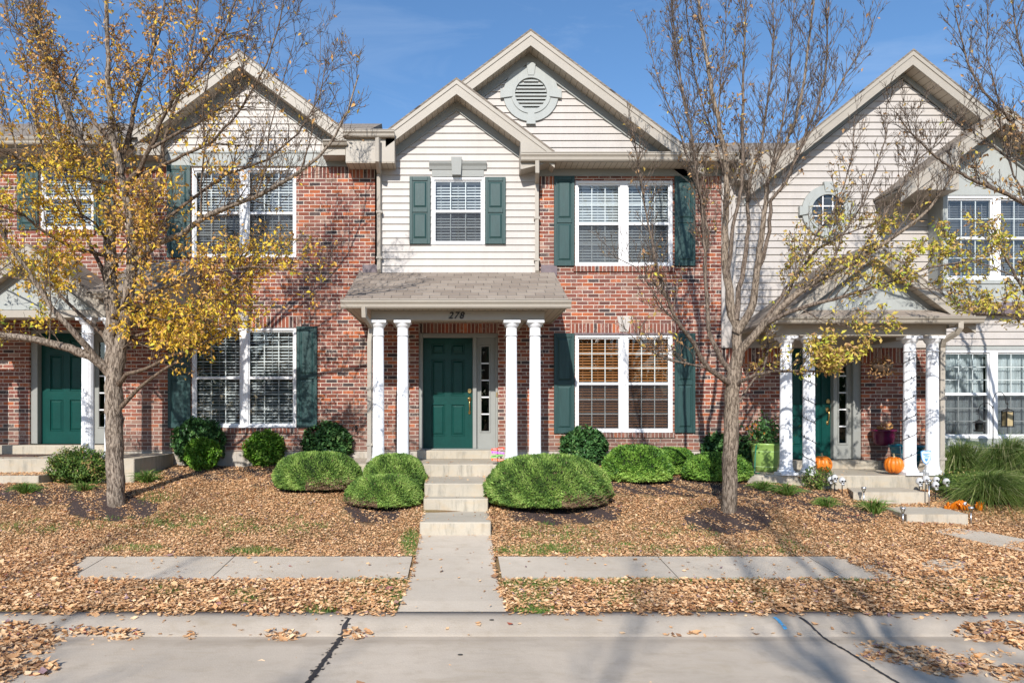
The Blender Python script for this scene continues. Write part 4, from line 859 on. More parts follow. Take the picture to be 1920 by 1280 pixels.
# ================================================================== trees
class TreeB:
    def __init__(s): s.segs = {12: [], 8: [], 5: [], 3: []}; s.tips = []
    def line(s, pts, rad):
        r = max(rad); s.segs[12 if r > .05 else 8 if r > .02 else 5 if r > .008 else 3].append((pts, rad))
    def grow(s, p, d, L, r, lvl, up, jit, opt):
        n = max(3, int(L/(.16 if lvl < 2 else .09))); pts = [p.copy()]; rad = [r]; d = d.normalized(); step = L/n
        for i in range(n):
            d = (d+Vector((random.gauss(0, jit), random.gauss(0, jit), random.gauss(0, jit)+up*step*1.8))).normalized()
            p = p+d*step; pts.append(p.copy()); rad.append(max(opt['rmin'], r*(1-(i+1)/n*.8)))
        s.line(pts, rad)
        if lvl < opt['max']: s.kids(pts, rad, L, lvl, opt)
        if lvl >= 1: s.tips.append((pts, lvl))
    def kids(s, pts, rad, L, lvl, opt, t0=.18):
        sp = opt['space'][lvl]; n = max(1, int(L/sp)); m = len(pts)-1
        for k in range(n):
            t = t0+(1-t0)*(k+random.random()*.8)/n
            if t >= 1: continue
            i = min(int(t*m), m-1); q = pts[i].lerp(pts[i+1], t*m-i); tg = (pts[i+1]-pts[i]).normalized(); rr = rad[i]
            for sgn in ((1, -1) if random.random() < opt['opp'] else (random.choice((1, -1)),)):
                side = tg.orthogonal().normalized(); side.rotate(__import__('mathutils').Quaternion(tg, random.uniform(0, math.pi*2))); side = side*sgn
                d = (tg*opt['fwd']+side*random.uniform(.5, .95)+Vector((0, 0, opt['kup']))).normalized()
                ln = opt['len'][lvl]*random.uniform(.45, 1.2)*(1-.45*t)
                s.grow(q, d, ln, max(opt['rmin'], min(rr*.6, .0026+ln*.0095)), lvl+1, opt['up'], opt['jit'], opt)
    def mesh(s, name, mat, parent, only=None):
        Vs = []; Fs = []; off = 0
        for n, lst in s.segs.items():
            if only and n not in only: continue
            for pts, rad in lst:
                P = np.array([tuple(p) for p in pts]); m = len(P); T = unit(np.gradient(P, axis=0))
                ref = np.array([.12, .3, .95]); A = unit(np.cross(T, ref)); 
                A = np.where(np.linalg.norm(np.cross(T, ref), axis=1, keepdims=True) < .05, np.array([[1., 0, 0]]), A); B = np.cross(T, A)
                an = np.arange(n)*2*np.pi/n; rr = np.array(rad)[:, None, None]
                if n == 12:   # gnarled bark silhouette
                    rr = rr*(1+.05*np.sin(an[None, :, None]*5+P[:, 2][:, None, None]*7)+.035*np.sin(an[None, :, None]*3-P[:, 2][:, None, None]*13))
                R_ = P[:, None]+(A[:, None]*np.cos(an)[None, :, None]+B[:, None]*np.sin(an)[None, :, None])*rr
                Vs.append(R_.reshape(-1, 3)); i = np.arange(m-1)[:, None]; k = np.arange(n)[None]; k2 = (k+1) % n
                Fs.append(np.stack([off+i*n+k, off+i*n+k2, off+(i+1)*n+k2, off+(i+1)*n+k], -1).reshape(-1, 4)); off += m*n
        return np_mesh(name, np.concatenate(Vs), np.concatenate(Fs), mat, parent, smooth=True)
def proj(P):
    d = P[:, 1]+D; return VX+F*P[:, 0]/d, VY-F*(P[:, 2]-ZC)/d
def resample(P, R_, step=.12):
    out = [P[0]]; ro = [R_[0]]
    for a, b, r0, r1 in zip(P[:-1], P[1:], R_[:-1], R_[1:]):
        n = max(1, int((b-a).length/step))
        for i in range(1, n+1):
            t = i/n; q = a.lerp(b, t); j = min(.012, r0*.25); out.append(q+Vector((random.gauss(0, j), random.gauss(0, j), random.gauss(0, j)*.6))); ro.append(r0+(r1-r0)*t)
    return out, ro
def tree(label, base, limbs, group, opt, dens, mats, lsize, extra=0, bark='bark'):
    """limbs: list of (photo polyline, depth start, depth end, r0, r1, shoots?)"""
    t = empty('tree', base, label, 'tree', group); tb = TreeB(); bx, by, bz = base
    for L in limbs:
        pl, y0, y1, r0, r1, sh = L; n = len(pl); P = []; R_ = []
        for i, (px, py) in enumerate(pl):
            u = i/(n-1); y = by+y0+(y1-y0)*u; P.append(Vector(W(px, py, y))); R_.append(r0+(r1-r0)*u**.8)
        P, R_ = resample(P, R_); tb.line(P, R_)
        if sh: ln = sum((b-a).length for a, b in zip(P[:-1], P[1:])); tb.kids(P, R_, ln*sh, 0, opt, t0=.12 if r0 < .03 else .3)
    tb.mesh('trunk', M[bark], t, (12,)); tb.mesh('branches', M[bark+'_limb'], t, (8, 5, 3))
    # leaves on the twigs
    pos = []; ax = []
    for pts, lvl in tb.tips:
        for i in range(1, len(pts)):
            pos.append(tuple(pts[i])); ax.append(tuple((pts[i]-pts[i-1]).normalized()))
    pos = np.array(pos); ax = np.array(ax); px, py = proj(pos); pr = dens(px, py, pos)
    cnt = rng.poisson(np.maximum(pr, 0)); idx = np.repeat(np.arange(len(pos)), cnt); n = len(idx)
    P = pos[idx]+rng.normal(0, .018, (n, 3)); A = unit(ax[idx]*.5+randdir(n)*.8+np.array([0, 0, -.55])); N = randdir(n)+np.array([0, -.3, .5])
    Ls = rng.uniform(.6, 1.25, n)*lsize; V, Fc = leaf_arrays(P, A, N, Ls, Ls*rng.uniform(.36, .6, n), .22, .12)
    cl = np.repeat(np.clip(rng.normal(0, 1, len(pos)), -2, 2), cnt); px2, py2 = proj(P)
    rv = np.clip(mats[1](px2, py2)+.11*cl+rng.normal(0, .13, n), 0, 1); np_mesh('crown', V, Fc, M[mats[0]], t, attr=np.repeat(rv, 4)); return t, n
bl_ = G(216, 944); base_l = (bl_[0], bl_[1], bl_[2]-.05)
LL = [
 ([(217, 958), (217, 944), (217, 925), (217, 880), (216, 820), (215, 770), (214, 725), (213, 690)], 0, 0, .122, .118, 0),
 ([(213, 708), (211, 650), (208, 560), (206, 480), (205, 420), (196, 385), (182, 361), (165, 292), (138, 241), (120, 193), (93, 131), (69, 52), (45, -20), (30, -70)], 0, .25, .11, .028, 1),
 ([(216, 705), (232, 620), (243, 540), (247, 480), (248, 430), (240, 385), (234, 361), (222, 309), (208, 241), (203, 172), (203, 103), (199, 0), (196, -60)], 0, -.4, .095, .02, 1),
 ([(210, 705), (192, 685), (168, 667), (131, 654), (98, 645), (65, 638), (30, 632), (-30, 622), (-90, 600)], 0, -.75, .075, .035, 1),
 ([(190, 684), (175, 664), (151, 633), (127, 612), (95, 575), (60, 520), (25, 470), (-20, 400), (-60, 320)], -.1, -1.0, .055, .018, 1),
 ([(246, 520), (254, 489), (280, 470), (302, 454), (344, 437), (378, 409), (425, 388), (481, 368), (525, 345), (564, 320), (595, 296), (619, 268), (640, 235), (653, 206), (672, 140)], -.05, -1.1, .055, .009, 1),
 ([(222, 720), (240, 702), (275, 691), (318, 668), (372, 650), (430, 610)], -.05, -.7, .04, .009, 1),
 ([(228, 762), (245, 742), (268, 722), (300, 697), (330, 678), (360, 640), (400, 570), (470, 500)], -.08, -.6, .035, .007, 1),
 ([(236, 368), (237, 344), (261, 316), (285, 272), (299, 234), (330, 182), (378, 120), (420, 60), (448, -20)], -.2, -.9, .04, .01, 1),
 ([(248, 480), (261, 430), (285, 385), (302, 323), (306, 275), (318, 225), (345, 150), (365, 60), (375, -30)], 0, .5, .045, .01, 1),
 ([(226, 330), (230, 292), (247, 234), (254, 199), (265, 155), (278, 125), (300, 60), (312, -20)], -.25, .3, .045, .012, 1),
 ([(208, 352), (199, 344), (170, 333), (137, 323), (86, 309), (34, 296), (0, 283), (-60, 250)], .05, -.8, .04, .014, 1),
 ([(208, 265), (186, 241), (160, 205), (131, 165), (100, 128), (69, 93), (21, 45), (-30, 0)], -.2, .5, .032, .01, 1),
 ([(232, 345), (262, 328), (296, 316), (344, 292), (395, 268), (445, 215), (475, 165), (500, 120), (525, 40), (535, -20)], -.2, -1.0, .03, .006, 1),
 ([(285, 278), (326, 254), (378, 227), (430, 192), (452, 140), (465, 60), (480, -20)], -.5, -.2, .022, .006, 1),
 ([(206, 560), (190, 500), (160, 440), (148, 380), (120, 300), (105, 200), (85, 100), (70, -10)], 0, .9, .035, .009, 1),
 ([(206, 600), (250, 560), (330, 530), (400, 510), (470, 500), (540, 505), (600, 520)], 0, -1.3, .035, .006, 1),
 ([(248, 440), (300, 420), (350, 380), (420, 330), (500, 300), (560, 250), (600, 180), (612, 110)], 0, .9, .032, .006, 1),
 ([(206, 480), (150, 470), (90, 440), (40, 400), (-20, 380)], 0, -1.2, .032, .01, 1),
 ([(206, 640), (140, 580), (90, 530), (20, 520), (-40, 500)], 0, .9, .03, .01, 1),
 ([(222, 640), (290, 620), (350, 580), (420, 560), (480, 570)], 0, .8, .03, .006, 1),
 ([(378, 409), (376, 350), (384, 280), (380, 200), (395, 120), (410, 40), (415, -20)], -.5, -.7, .016, .005, 1),
 ([(481, 368), (500, 310), (505, 250), (520, 190), (540, 120), (556, 60)], -.75, -.9, .013, .004, .8),
 ([(564, 320), (585, 250), (590, 190), (600, 130), (601, 60)], -.9, -.9, .010, .003, .7),
 ([(86, 309), (70, 240), (60, 180), (50, 120), (20, 60), (10, -10)], -.4, -.6, .014, .005, 1),
 ([(34, 296), (20, 230), (8, 180), (-10, 100)], -.5, -.4, .012, .004, 1),
 ([(222, 660), (250, 640), (290, 655), (330, 640), (360, 650)], .0, -.9, .016, .005, 1),
 ([(210, 600), (235, 560), (270, 500), (300, 430), (330, 380)], .0, -1.0, .02, .005, 1),
 ([(206, 520), (230, 470), (270, 420), (290, 360)], .0, -1.1, .018, .005, 1),
 ([(206, 640), (225, 600), (260, 590), (310, 600), (360, 590), (400, 600)], 0, -1.2, .02, .005, 1),
 ([(200, 450), (180, 420), (150, 400), (130, 360), (120, 320)], 0, -1.1, .02, .005, 1),
 ([(92, 640), (96, 580), (92, 500), (86, 420), (76, 340), (66, 260), (50, 190)], -.55, -.9, .010, .004, 1),
]
def blobs(px, py, P, L, base):
    d = np.full(len(px), base)
    for cx, cy, rx, ry, v in L: d = d+v*np.exp(-((px-cx)/rx)**2-((py-cy)/ry)**2)
    c = .55+.45*np.sin(P[:, 0]*5.3+P[:, 2]*3.1)*np.sin(P[:, 1]*4.7-P[:, 2]*4.4+P[:, 0]*2)+.35*np.sin(P[:, 0]*13+P[:, 1]*9)*np.sin(P[:, 2]*12)
    return d*np.clip(c*.7+.5, .2, 1.4)
def dens_l(px, py, P):
    d = blobs(px, py, P, [(80, 380, 150, 130, 1.35), (60, 550, 120, 80, 1.1), (340, 590, 165, 80, 1.35), (250, 440, 130, 110, 1.25), (440, 490, 130, 65, 1.0), (150, 130, 190, 150, 1.0), (540, 480, 60, 55, .8), (390, 330, 90, 80, .6), (240, 640, 150, 50, 1.4), (60, 600, 110, 50, .7), (410, 650, 55, 40, 1.0), (330, 60, 110, 110, .5)], .05)
    return np.where(py > 705, .03, d)*.62
def tone_l(px, py): return .49+.14*((px < 200) & (py > 300))+.12*((px > 420) & (py > 450))-.12*(py < 150)+.1*((py > 560) & (px < 420))
OPT_L = dict(max=3, space=(.20, .14, .10), len=(.85, .42, .2), opp=.45, fwd=.75, kup=.28, up=.16, jit=.07, rmin=.0026)
T1, n1 = tree('golden-leaved street tree with a thick ridged trunk on the left lawn', base_l, LL, 'street trees on the lawn', OPT_L, dens_l, ('leaf_gold', tone_l), .066)
br_ = G(1367, 958); base_r = (br_[0], br_[1], br_[2]-.05)
RL = [
 ([(1366, 974), (1366, 957), (1367, 935), (1369, 880), (1371, 800), (1372, 760), (1374, 720), (1376, 695)], 0, 0, .104, .096, 0),
 ([(1376, 705), (1380, 660), (1379, 612), (1368, 565), (1362, 520), (1360, 454), (1360, 420), (1363, 344), (1361, 299), (1346, 223), (1329, 137), (1318, 70), (1308, -10), (1303, -60)], 0, .2, .078, .014, 1),
 ([(1380, 625), (1392, 606), (1408, 585), (1415, 550), (1418, 523), (1426, 450), (1430, 420), (1436, 380), (1439, 344), (1460, 290), (1490, 230), (1508, 150), (1520, 50), (1530, -40)], 0, -.4, .062, .01, 1),
 ([(1372, 722), (1363, 716), (1345, 704), (1329, 692), (1315, 668), (1301, 643), (1288, 625), (1277, 612), (1262, 585), (1246, 545), (1230, 500), (1220, 440), (1208, 380), (1198, 310), (1185, 240)], 0, -.8, .046, .006, 1),
 ([(1330, 690), (1300, 684), (1260, 676), (1232, 665), (1205, 650), (1180, 625)], -.15, -.9, .02, .005, 1),
 ([(1374, 700), (1355, 678), (1336, 643), (1328, 612), (1326, 575), (1325, 540), (1322, 470), (1316, 400), (1310, 340), (1298, 260), (1280, 170), (1266, 80), (1258, 0)], 0, .5, .04, .007, 1),
 ([(1374, 712), (1387, 661), (1410, 632), (1432, 609), (1466, 575), (1518, 533), (1552, 513), (1604, 489), (1640, 468), (1672, 447), (1710, 420), (1745, 390), (1770, 355), (1792, 320)], 0, -.9, .066, .009, 1),
 ([(1432, 608), (1465, 592), (1501, 578), (1545, 565), (1587, 554), (1630, 540), (1672, 527), (1741, 502), (1800, 492), (1850, 485)], -.2, -1.4, .036, .007, 1),
 ([(1378, 728), (1387, 716), (1415, 702), (1452, 695), (1480, 696), (1507, 695), (1542, 697), (1575, 690), (1610, 672)], 0, -1.1, .03, .008, 1),
 ([(1378, 755), (1391, 747), (1408, 719), (1432, 688), (1442, 650), (1436, 620)], 0, .5, .024, .006, .8),
 ([(1362, 520), (1372, 440), (1391, 344), (1392, 241), (1394, 137), (1397, 60), (1398, -40)], .05, -.5, .032, .008, 1),
 ([(1380, 600), (1386, 540), (1398, 480), (1404, 430), (1402, 370), (1410, 320), (1425, 285), (1432, 241), (1446, 144), (1450, 60), (1449, -30)], 0, .6, .04, .007, 1),
 ([(1418, 520), (1440, 450), (1446, 378), (1473, 344), (1501, 275), (1514, 241), (1530, 210), (1545, 150), (1552, 103), (1549, 0), (1548, -30)], -.1, -.9, .03, .006, 1),
 ([(1495, 290), (1525, 240), (1556, 199), (1587, 137), (1612, 98), (1631, 69), (1640, 30)], -.6, -.6, .014, .004, 1),
 ([(1325, 470), (1315, 380), (1302, 300), (1294, 241), (1280, 185), (1270, 137), (1262, 80), (1258, 20)], .3, -.4, .018, .005, 1),
 ([(1326, 575), (1320, 500), (1329, 437), (1318, 390), (1305, 344), (1290, 300), (1275, 250), (1250, 190), (1228, 130), (1208, 50)], .2, 1.0, .022, .005, 1),
 ([(1277, 612), (1245, 580), (1215, 530), (1190, 500), (1160, 485)], -.4, -.9, .013, .004, 1),
 ([(1346, 223), (1352, 150), (1360, 80), (1362, -10)], .2, .0, .013, .005, 1),
 ([(1363, 344), (1340, 260), (1318, 200), (1300, 130), (1290, 60), (1285, -10)], .15, .7, .018, .005, 1),
 ([(1439, 344), (1462, 250), (1480, 170), (1482, 90), (1490, 0)], -.3, .4, .016, .005, 1),
 ([(1466, 575), (1500, 500), (1530, 440), (1560, 400), (1585, 340), (1600, 280), (1602, 215)], -.3, .3, .018, .004, 1),
 ([(1552, 513), (1580, 440), (1620, 380), (1640, 320), (1660, 260), (1662, 200)], -.5, -.8, .014, .004, 1),
 ([(1604, 489), (1660, 400), (1720, 300), (1760, 270), (1800, 215), (1840, 160)], -.6, -1.2, .014, .004, 1),
 ([(1672, 447), (1720, 380), (1722, 320), (1716, 250), (1722, 195)], -.7, -.7, .009, .003, .8),
 ([(1387, 661), (1440, 590), (1490, 520), (1530, 470), (1580, 440), (1640, 420), (1700, 410)], 0, .9, .03, .005, 1),
 ([(1672, 527), (1720, 540), (1780, 545), (1830, 560)], -.8, -1.2, .012, .004, 1),
 ([(1501, 578), (1540, 600), (1590, 612), (1640, 622)], -.5, -.9, .010, .004, 1),
]
def dens_r(px, py, P):
    d = np.full(len(px), .05)
    d = np.where((px > 1310) & (px < 1440) & (py < 330), .16, d); d = np.where((px > 1180) & (px < 1350) & (py > 500) & (py < 680), .22, d)
    d = np.where((px > 1420) & (py > 400) & (py < 620), .75, d); d = np.where((px > 1640) & (py > 420) & (py < 620), 1.6, d); d = np.where((px > 1520) & (px < 1670) & (py > 610) & (py < 715), 3.6, d)
    d = np.where((px > 1400) & (px < 1520) & (py > 600), .5, d); d = np.where((px > 1500) & (px < 1600) & (py > 290) & (py < 400), .4, d); d = np.where((px > 1400) & (py < 280), .02, d)
    d = np.where((px > 1640) & (py < 380), .03, d); d = np.where((py > 715), .05, d)
    c = .55+.45*np.sin(P[:, 0]*6.3+P[:, 2]*4.1)*np.sin(P[:, 1]*4.7-P[:, 2]*5.4+P[:, 0]*2)+.4*np.sin(P[:, 0]*13+P[:, 1]*9)*np.sin(P[:, 2]*12)
    return d*np.clip(c+.3, .1, 1.6)*.72
def tone_r(px, py): return .34+.16*(px > 1420)*(py > 380)+.06*(px > 1640)*(py > 420)-.1*(py < 300)
OPT_R = dict(max=3, space=(.16, .12, .10), len=(.62, .30, .13), opp=.6, fwd=1.0, kup=.42, up=.30, jit=.05, rmin=.0027)
T2, n2 = tree('half-bare street tree with many upright limbs on the right lawn', base_r, RL, 'street trees on the lawn', OPT_R, dens_r, ('leaf_olive', tone_r), .064, bark='bark2')
b3 = (9.6, -3.0, float(gz(9.6, -3.0))-.05)
def WY(px, py): return (px, py)
TL = [
 ([(2155, 990), (2150, 900), (2145, 800), (2140, 720), (2120, 660)], 0, 0, .12, .09, 0),
 ([(2120, 670), (2060, 620), (1990, 590), (1930, 560), (1905, 520), (1880, 470), (1850, 430)], 0, -.4, .045, .008, 1),
 ([(2120, 660), (2060, 540), (2000, 440), (1940, 390), (1890, 365), (1830, 340), (1790, 320), (1750, 290), (1700, 240), (1680, 210)], 0, -.6, .045, .006, 1),
 ([(2090, 600), (2040, 450), (1980, 330), (1930, 290), (1900, 230), (1870, 200), (1842, 170), (1815, 120), (1800, 60), (1790, 20)], 0, -.4, .035, .006, 1),
 ([(2080, 560), (2030, 380), (1985, 250), (1950, 180), (1920, 120), (1905, 60), (1896, -20)], 0, .3, .03, .006, 1),
 ([(1940, 390), (1900, 330), (1880, 260), (1872, 190), (1850, 100), (1852, 20), (1850, -20)], -.2, -.3, .014, .004, 1),
 ([(1990, 590), (1930, 600), (1880, 590), (1830, 588), (1790, 580)], -.3, -.8, .014, .005, 1),
 ([(1905, 520), (1860, 500), (1820, 490), (1770, 470)], -.4, -.5, .010, .004, 1),
 ([(1930, 290), (1890, 300), (1850, 260), (1810, 230)], -.2, .2, .012, .004, 1),
]
def dens_t(px, py, P):
    d = np.where((py > 400) & (py < 620), .6, .03); return np.where((py > 210) & (py < 400) & (px > 1820), .18, d)
T3, n3 = tree('sparse grey tree reaching in from the right edge of the frame', b3, TL, 'street trees on the lawn', OPT_R, dens_t, ('leaf_olive', tone_r), .064, bark='bark2')
# bird's nest in the left tree
c = Vector(W(216, 236, base_l[1]-.3)); mb = MB()
for i in range(90):
    a = random.uniform(0, 6.28); r = random.uniform(.03, .13); p = c+Vector((r*math.cos(a), r*math.sin(a), random.uniform(-.09, .08))); q = p+Vector((random.gauss(0, .08), random.gauss(0, .08), random.gauss(0, .03))); mb.tube([p, (p+q)/2+Vector((0, 0, .01)), q], .005, 4)
tag(mb.build('nest', M['nest'], origin=c), 'small dark leafy nest of twigs in the fork of the left tree', 'nest')
# bare trees on the far side of the road, behind the viewpoint: they throw the shadows on the road
OPT_B = dict(max=2, space=(.4, .3, .2), len=(1.5, .7, .3), opp=.5, fwd=.9, kup=.4, up=.2, jit=.06, rmin=.006)
def bare(label, x, y, h, seed, lean=0.0):
    random.seed(seed); t = empty('tree', (x, y, 0), label, 'tree', 'bare trees across the road'); tb = TreeB(); P = [Vector((x, y, -.1)), Vector((x, y, h*.25))]; p, r_ = resample(P, [.17, .14]); tb.line(p, r_)
    for k in range(8):
        a = k*2.4+random.random(); s0 = Vector((x, y, h*random.uniform(.18, .27))); d = Vector((math.cos(a)*.55+lean, math.sin(a)*.5, 1)).normalized(); pts = [s0]
        L = h*random.uniform(.5, .75); n = 9
        for i in range(n): d = (d+Vector((random.gauss(0, .09), random.gauss(0, .09), .07))).normalized(); pts.append(pts[-1]+d*L/n)
        p, r_ = resample(pts, list(np.linspace(random.uniform(.05, .095), .014, len(pts))), .2); tb.line(p, r_); tb.kids(p, r_, L, 0, OPT_B)
    tb.mesh('trunk', M['bark2'], t, (12,)); tb.mesh('branches', M['bark2'], t, (8, 5, 3))
bare('bare tree across the road whose limbs shade the kerb right of the path', -2.9, -26.0, 14.0, 5, .05)
bare('bare tree across the road that shades the right end of the lawn', 1.4, -19.0, 13.0, 9, .12)
bare('bare tree across the road that shades the left end of the verge', -7.6, -21.0, 12.5, 21, -.05)
random.seed(99)
# wood far behind the viewpoint (seen only in the window panes)
n = 26000; X = rng.uniform(-70, 70, n); hh = 6.5+2.2*np.sin(X*.21)+1.5*np.sin(X*.53+1); Z = rng.uniform(0, 1, n)**.8*hh; P = np.stack([X, -52+rng.normal(0, 2.5, n), Z], 1)
V, Fc = leaf_arrays(P, randdir(n), randdir(n), rng.uniform(.5, 1.1, n), rng.uniform(.4, .8, n)); tag(np_mesh('distant_wood', V, Fc, M['shrubleaf'], attr=np.repeat(rng.random(n), 4)), 'dark line of trees beyond the far side of the road', 'wood', kind='stuff')
# ================================================================== hedges, shrubs, grasses
def shrub(name, label, cat, px, pyb, pyt, w, dy, mat, n, lsize, style='ball', group=None, stems=True, Yoff=0.0, zlow=.0, squash=1.0, base=None, aspect=.5, seed=1):
    """one shrub: base point on the ground, leaf shell with uneven outline, dark twiggy core"""
    r_ = np.random.default_rng(seed); x, y, z = base if base else G(px, pyb); y += Yoff; z = float(gz(x, y))
    s = F/(y+D); h = (ZC-(pyt-VY)/s)-z; rx = w/2; ry = dy/2; loc = (x, y, z); t = empty(name, loc, label, cat, group)
    ph = r_.uniform(0, 6.28, 8)
    def rad(a, e):
        lump = .06*np.sin(3*a+ph[0])+.05*np.sin(5*a+2*e+ph[1])+.04*np.sin(7*a-3*e+ph[2])+.035*np.sin(9*e+ph[3]+a)
        if style == 'loose': lump = lump*2.0+.06*np.sin(11*a+5*e+ph[4])
        if style == 'clipped': lump = lump*.38+.02*np.sin(13*a+9*e+ph[4])+.015*np.sin(23*a-17*e+ph[5])
        return 1+lump
    k = .62 if style == 'clipped' else 1.0
    def pt(a, e, f):
        ce = np.cos(e); se = np.sin(e)
        sx_ = np.sign(ce)*np.abs(ce)**(np.where(se > 0, .70, .35) if style == 'clipped' else k); sz_ = np.sign(se)*np.abs(se)**(.85 if style == 'clipped' else 1)
        R_ = rad(a, e)*f; zz = h*.5+h*.5*sz_*R_ if style != 'clipped' else np.where(se > 0, h*.26+h*.74*np.abs(se)**1.05*(R_/f*.5+.5)*f, h*.26+h*.30*se); return np.stack([x+rx*R_*sx_*np.cos(a), y+ry*R_*sx_*np.sin(a), z+np.maximum(zz, 0)], -1)
    a = r_.uniform(0, 2*np.pi, n); se = r_.uniform(-.75 if style == 'clipped' else -.95, 1, n); e = np.arcsin(se)
    f = 1-np.abs(r_.normal(0, .045 if style == 'clipped' else (.09 if style == 'ball' else .2), n)); P = pt(a, e, f); C = np.array([x, y, z+h*.45])
    out = unit((P-C)/np.array([rx, ry, h*.5])**1.0); rd = unit(r_.normal(size=(n, 3)))
    if style == 'clipped': A = unit(out*.9+rd*.75+np.array([0, 0, .35])); N = unit(out*.3+rd)
    else: A = unit(out*.5+rd*.9+np.array([0, 0, -.1])); N = unit(out*.8+rd*.6+np.array([0, 0, .6]))
    L_ = lsize*r_.uniform(.6, 1.3, n)*np.where(r_.random(n) < (.035 if style == 'clipped' else .0), 1.9, 1); V, Fc = leaf_arrays(P-A*L_[:, None]*.5, A, N, L_, L_*aspect*r_.uniform(.7, 1.2, n), .18, .1)
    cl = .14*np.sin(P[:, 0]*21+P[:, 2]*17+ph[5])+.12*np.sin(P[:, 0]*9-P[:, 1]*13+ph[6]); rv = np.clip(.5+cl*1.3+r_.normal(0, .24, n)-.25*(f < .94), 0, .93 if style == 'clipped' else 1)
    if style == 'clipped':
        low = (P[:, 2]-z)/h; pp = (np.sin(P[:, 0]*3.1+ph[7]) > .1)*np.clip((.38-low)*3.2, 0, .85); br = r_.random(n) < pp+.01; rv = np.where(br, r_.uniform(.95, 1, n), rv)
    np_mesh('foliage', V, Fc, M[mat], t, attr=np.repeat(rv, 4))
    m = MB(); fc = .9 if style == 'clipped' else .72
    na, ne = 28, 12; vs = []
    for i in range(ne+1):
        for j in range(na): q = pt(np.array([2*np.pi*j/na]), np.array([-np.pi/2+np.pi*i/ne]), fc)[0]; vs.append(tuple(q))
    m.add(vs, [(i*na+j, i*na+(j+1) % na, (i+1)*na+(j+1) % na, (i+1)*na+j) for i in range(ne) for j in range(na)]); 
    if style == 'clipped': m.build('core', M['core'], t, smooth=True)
    else:
        st = MB()
        for i in range(16 if style == 'ball' else 22):
            aa = r_.uniform(0, 6.28); ee = r_.uniform(.1, 1.4); q = pt(np.array([aa]), np.array([ee]), .92)[0]; st.tube([(x+.04*math.cos(aa), y+.04*math.sin(aa), z-.03), ((x+q[0])/2, (y+q[1])/2, z+(q[2]-z)*.45), tuple(q)], [.009, .006, .003], 5)
        st.build('stems', M['stem'], t)
        if style == 'ball':   # inner leaves close the view through the middle
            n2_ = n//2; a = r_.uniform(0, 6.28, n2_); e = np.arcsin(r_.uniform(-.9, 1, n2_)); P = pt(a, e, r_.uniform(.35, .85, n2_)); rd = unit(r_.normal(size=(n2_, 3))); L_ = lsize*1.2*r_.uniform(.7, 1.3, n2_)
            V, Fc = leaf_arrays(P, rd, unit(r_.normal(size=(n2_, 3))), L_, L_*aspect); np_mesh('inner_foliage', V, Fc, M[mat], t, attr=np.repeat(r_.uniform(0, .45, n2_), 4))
    return t
HG = 'clipped evergreen mounds beside the steps'
shrub('hedge', 'long low clipped evergreen mound left of the two-lobed one', 'hedge', 602, 906, 846, 1.4, .85, 'hedge', 54000, .031, 'clipped', HG, aspect=.3, seed=3, Yoff=-.3)
shrub('hedge', 'rear clipped evergreen mound touching the porch columns left of the steps', 'hedge', 741, 920, 850, .98, .85, 'hedge', 42000, .031, 'clipped', HG, aspect=.3, seed=4)
shrub('hedge', 'front clipped evergreen mound nearest the lawn left of the steps', 'hedge', 722, 946, 889, 1.12, .85, 'hedge', 46000, .031, 'clipped', HG, aspect=.3, seed=5)
shrub('hedge', 'largest bright clipped evergreen mound, right of the steps', 'hedge', 1026, 946, 851, 1.82, 1.25, 'hedge', 90000, .031, 'clipped', HG, aspect=.3, seed=6)
HB = 'dark round boxwoods below the right window'
shrub('boxwood', 'largest dark boxwood, next to the big bright mound', 'shrub', 1195, 900, 833, 1.14, .95, 'boxwood', 24000, .034, 'clipped', HB, aspect=.6, seed=7)
shrub('boxwood', 'small dark boxwood squeezed between two larger ones', 'shrub', 1262, 886, 838, .8, .7, 'boxwood', 13000, .034, 'clipped', HB, aspect=.6, seed=8)
shrub('boxwood', 'dark boxwood behind the trunk of the right tree', 'shrub', 1345, 899, 848, 1.12, .8, 'boxwood', 20000, .034, 'clipped', HB, aspect=.6, seed=9)
SG = 'broadleaf shrubs along the foundation'
shrub('shrub', 'tall dark broadleaf shrub under the left shutter of the lower left window', 'shrub', 372, 868, 783, .98, .7, 'shrubleaf', 2600, .085, 'ball', SG, seed=11, aspect=.6)
shrub('shrub', 'small bright green bush in front of the tall dark shrub at left', 'shrub', 384, 878, 820, .62, .5, 'shrubbright', 2600, .05, 'ball', SG, seed=12, aspect=.6, Yoff=-.15)
shrub('shrub', 'round bright green bush centred under the lower left window', 'shrub', 498, 872, 806, .78, .65, 'shrubbright', 4200, .05, 'ball', SG, seed=13, aspect=.6)
shrub('shrub', 'dark broadleaf shrub beside the left downspout', 'shrub', 616, 862, 791, .92, .6, 'shrubleaf', 2200, .085, 'ball', SG, seed=14, aspect=.6)
shrub('shrub', 'broadleaf shrub behind the largest evergreen mound', 'shrub', 1097, 868, 800, .86, .6, 'shrubleaf', 1900, .09, 'ball', SG, seed=15, aspect=.6)
shrub('shrub', 'dark leafy shrub just left of the right tree trunk, against the brick', 'shrub', 1345, 866, 812, .6, .5, 'shrubleaf', 1200, .08, 'ball', SG, seed=16, aspect=.6)
shrub('shrub', 'small dark shrub between the right tree trunk and the lime pot', 'shrub', 1392, 872, 818, .42, .4, 'shrubleaf', 700, .07, 'ball', SG, seed=17, aspect=.6)
NG = 'airy nandina bushes'
shrub('nandina', 'wide fine-leaved bush left of the golden tree trunk', 'shrub', 150, 908, 840, .98, .6, 'nandina', 6500, .058, 'loose', NG, seed=18, aspect=.35)
shrub('nandina', 'thin fine-leaved bush in front of the left pumpkin', 'shrub', 1532, 918, 872, .52, .35, 'nandina', 1300, .045, 'loose', NG, seed=19, aspect=.4)
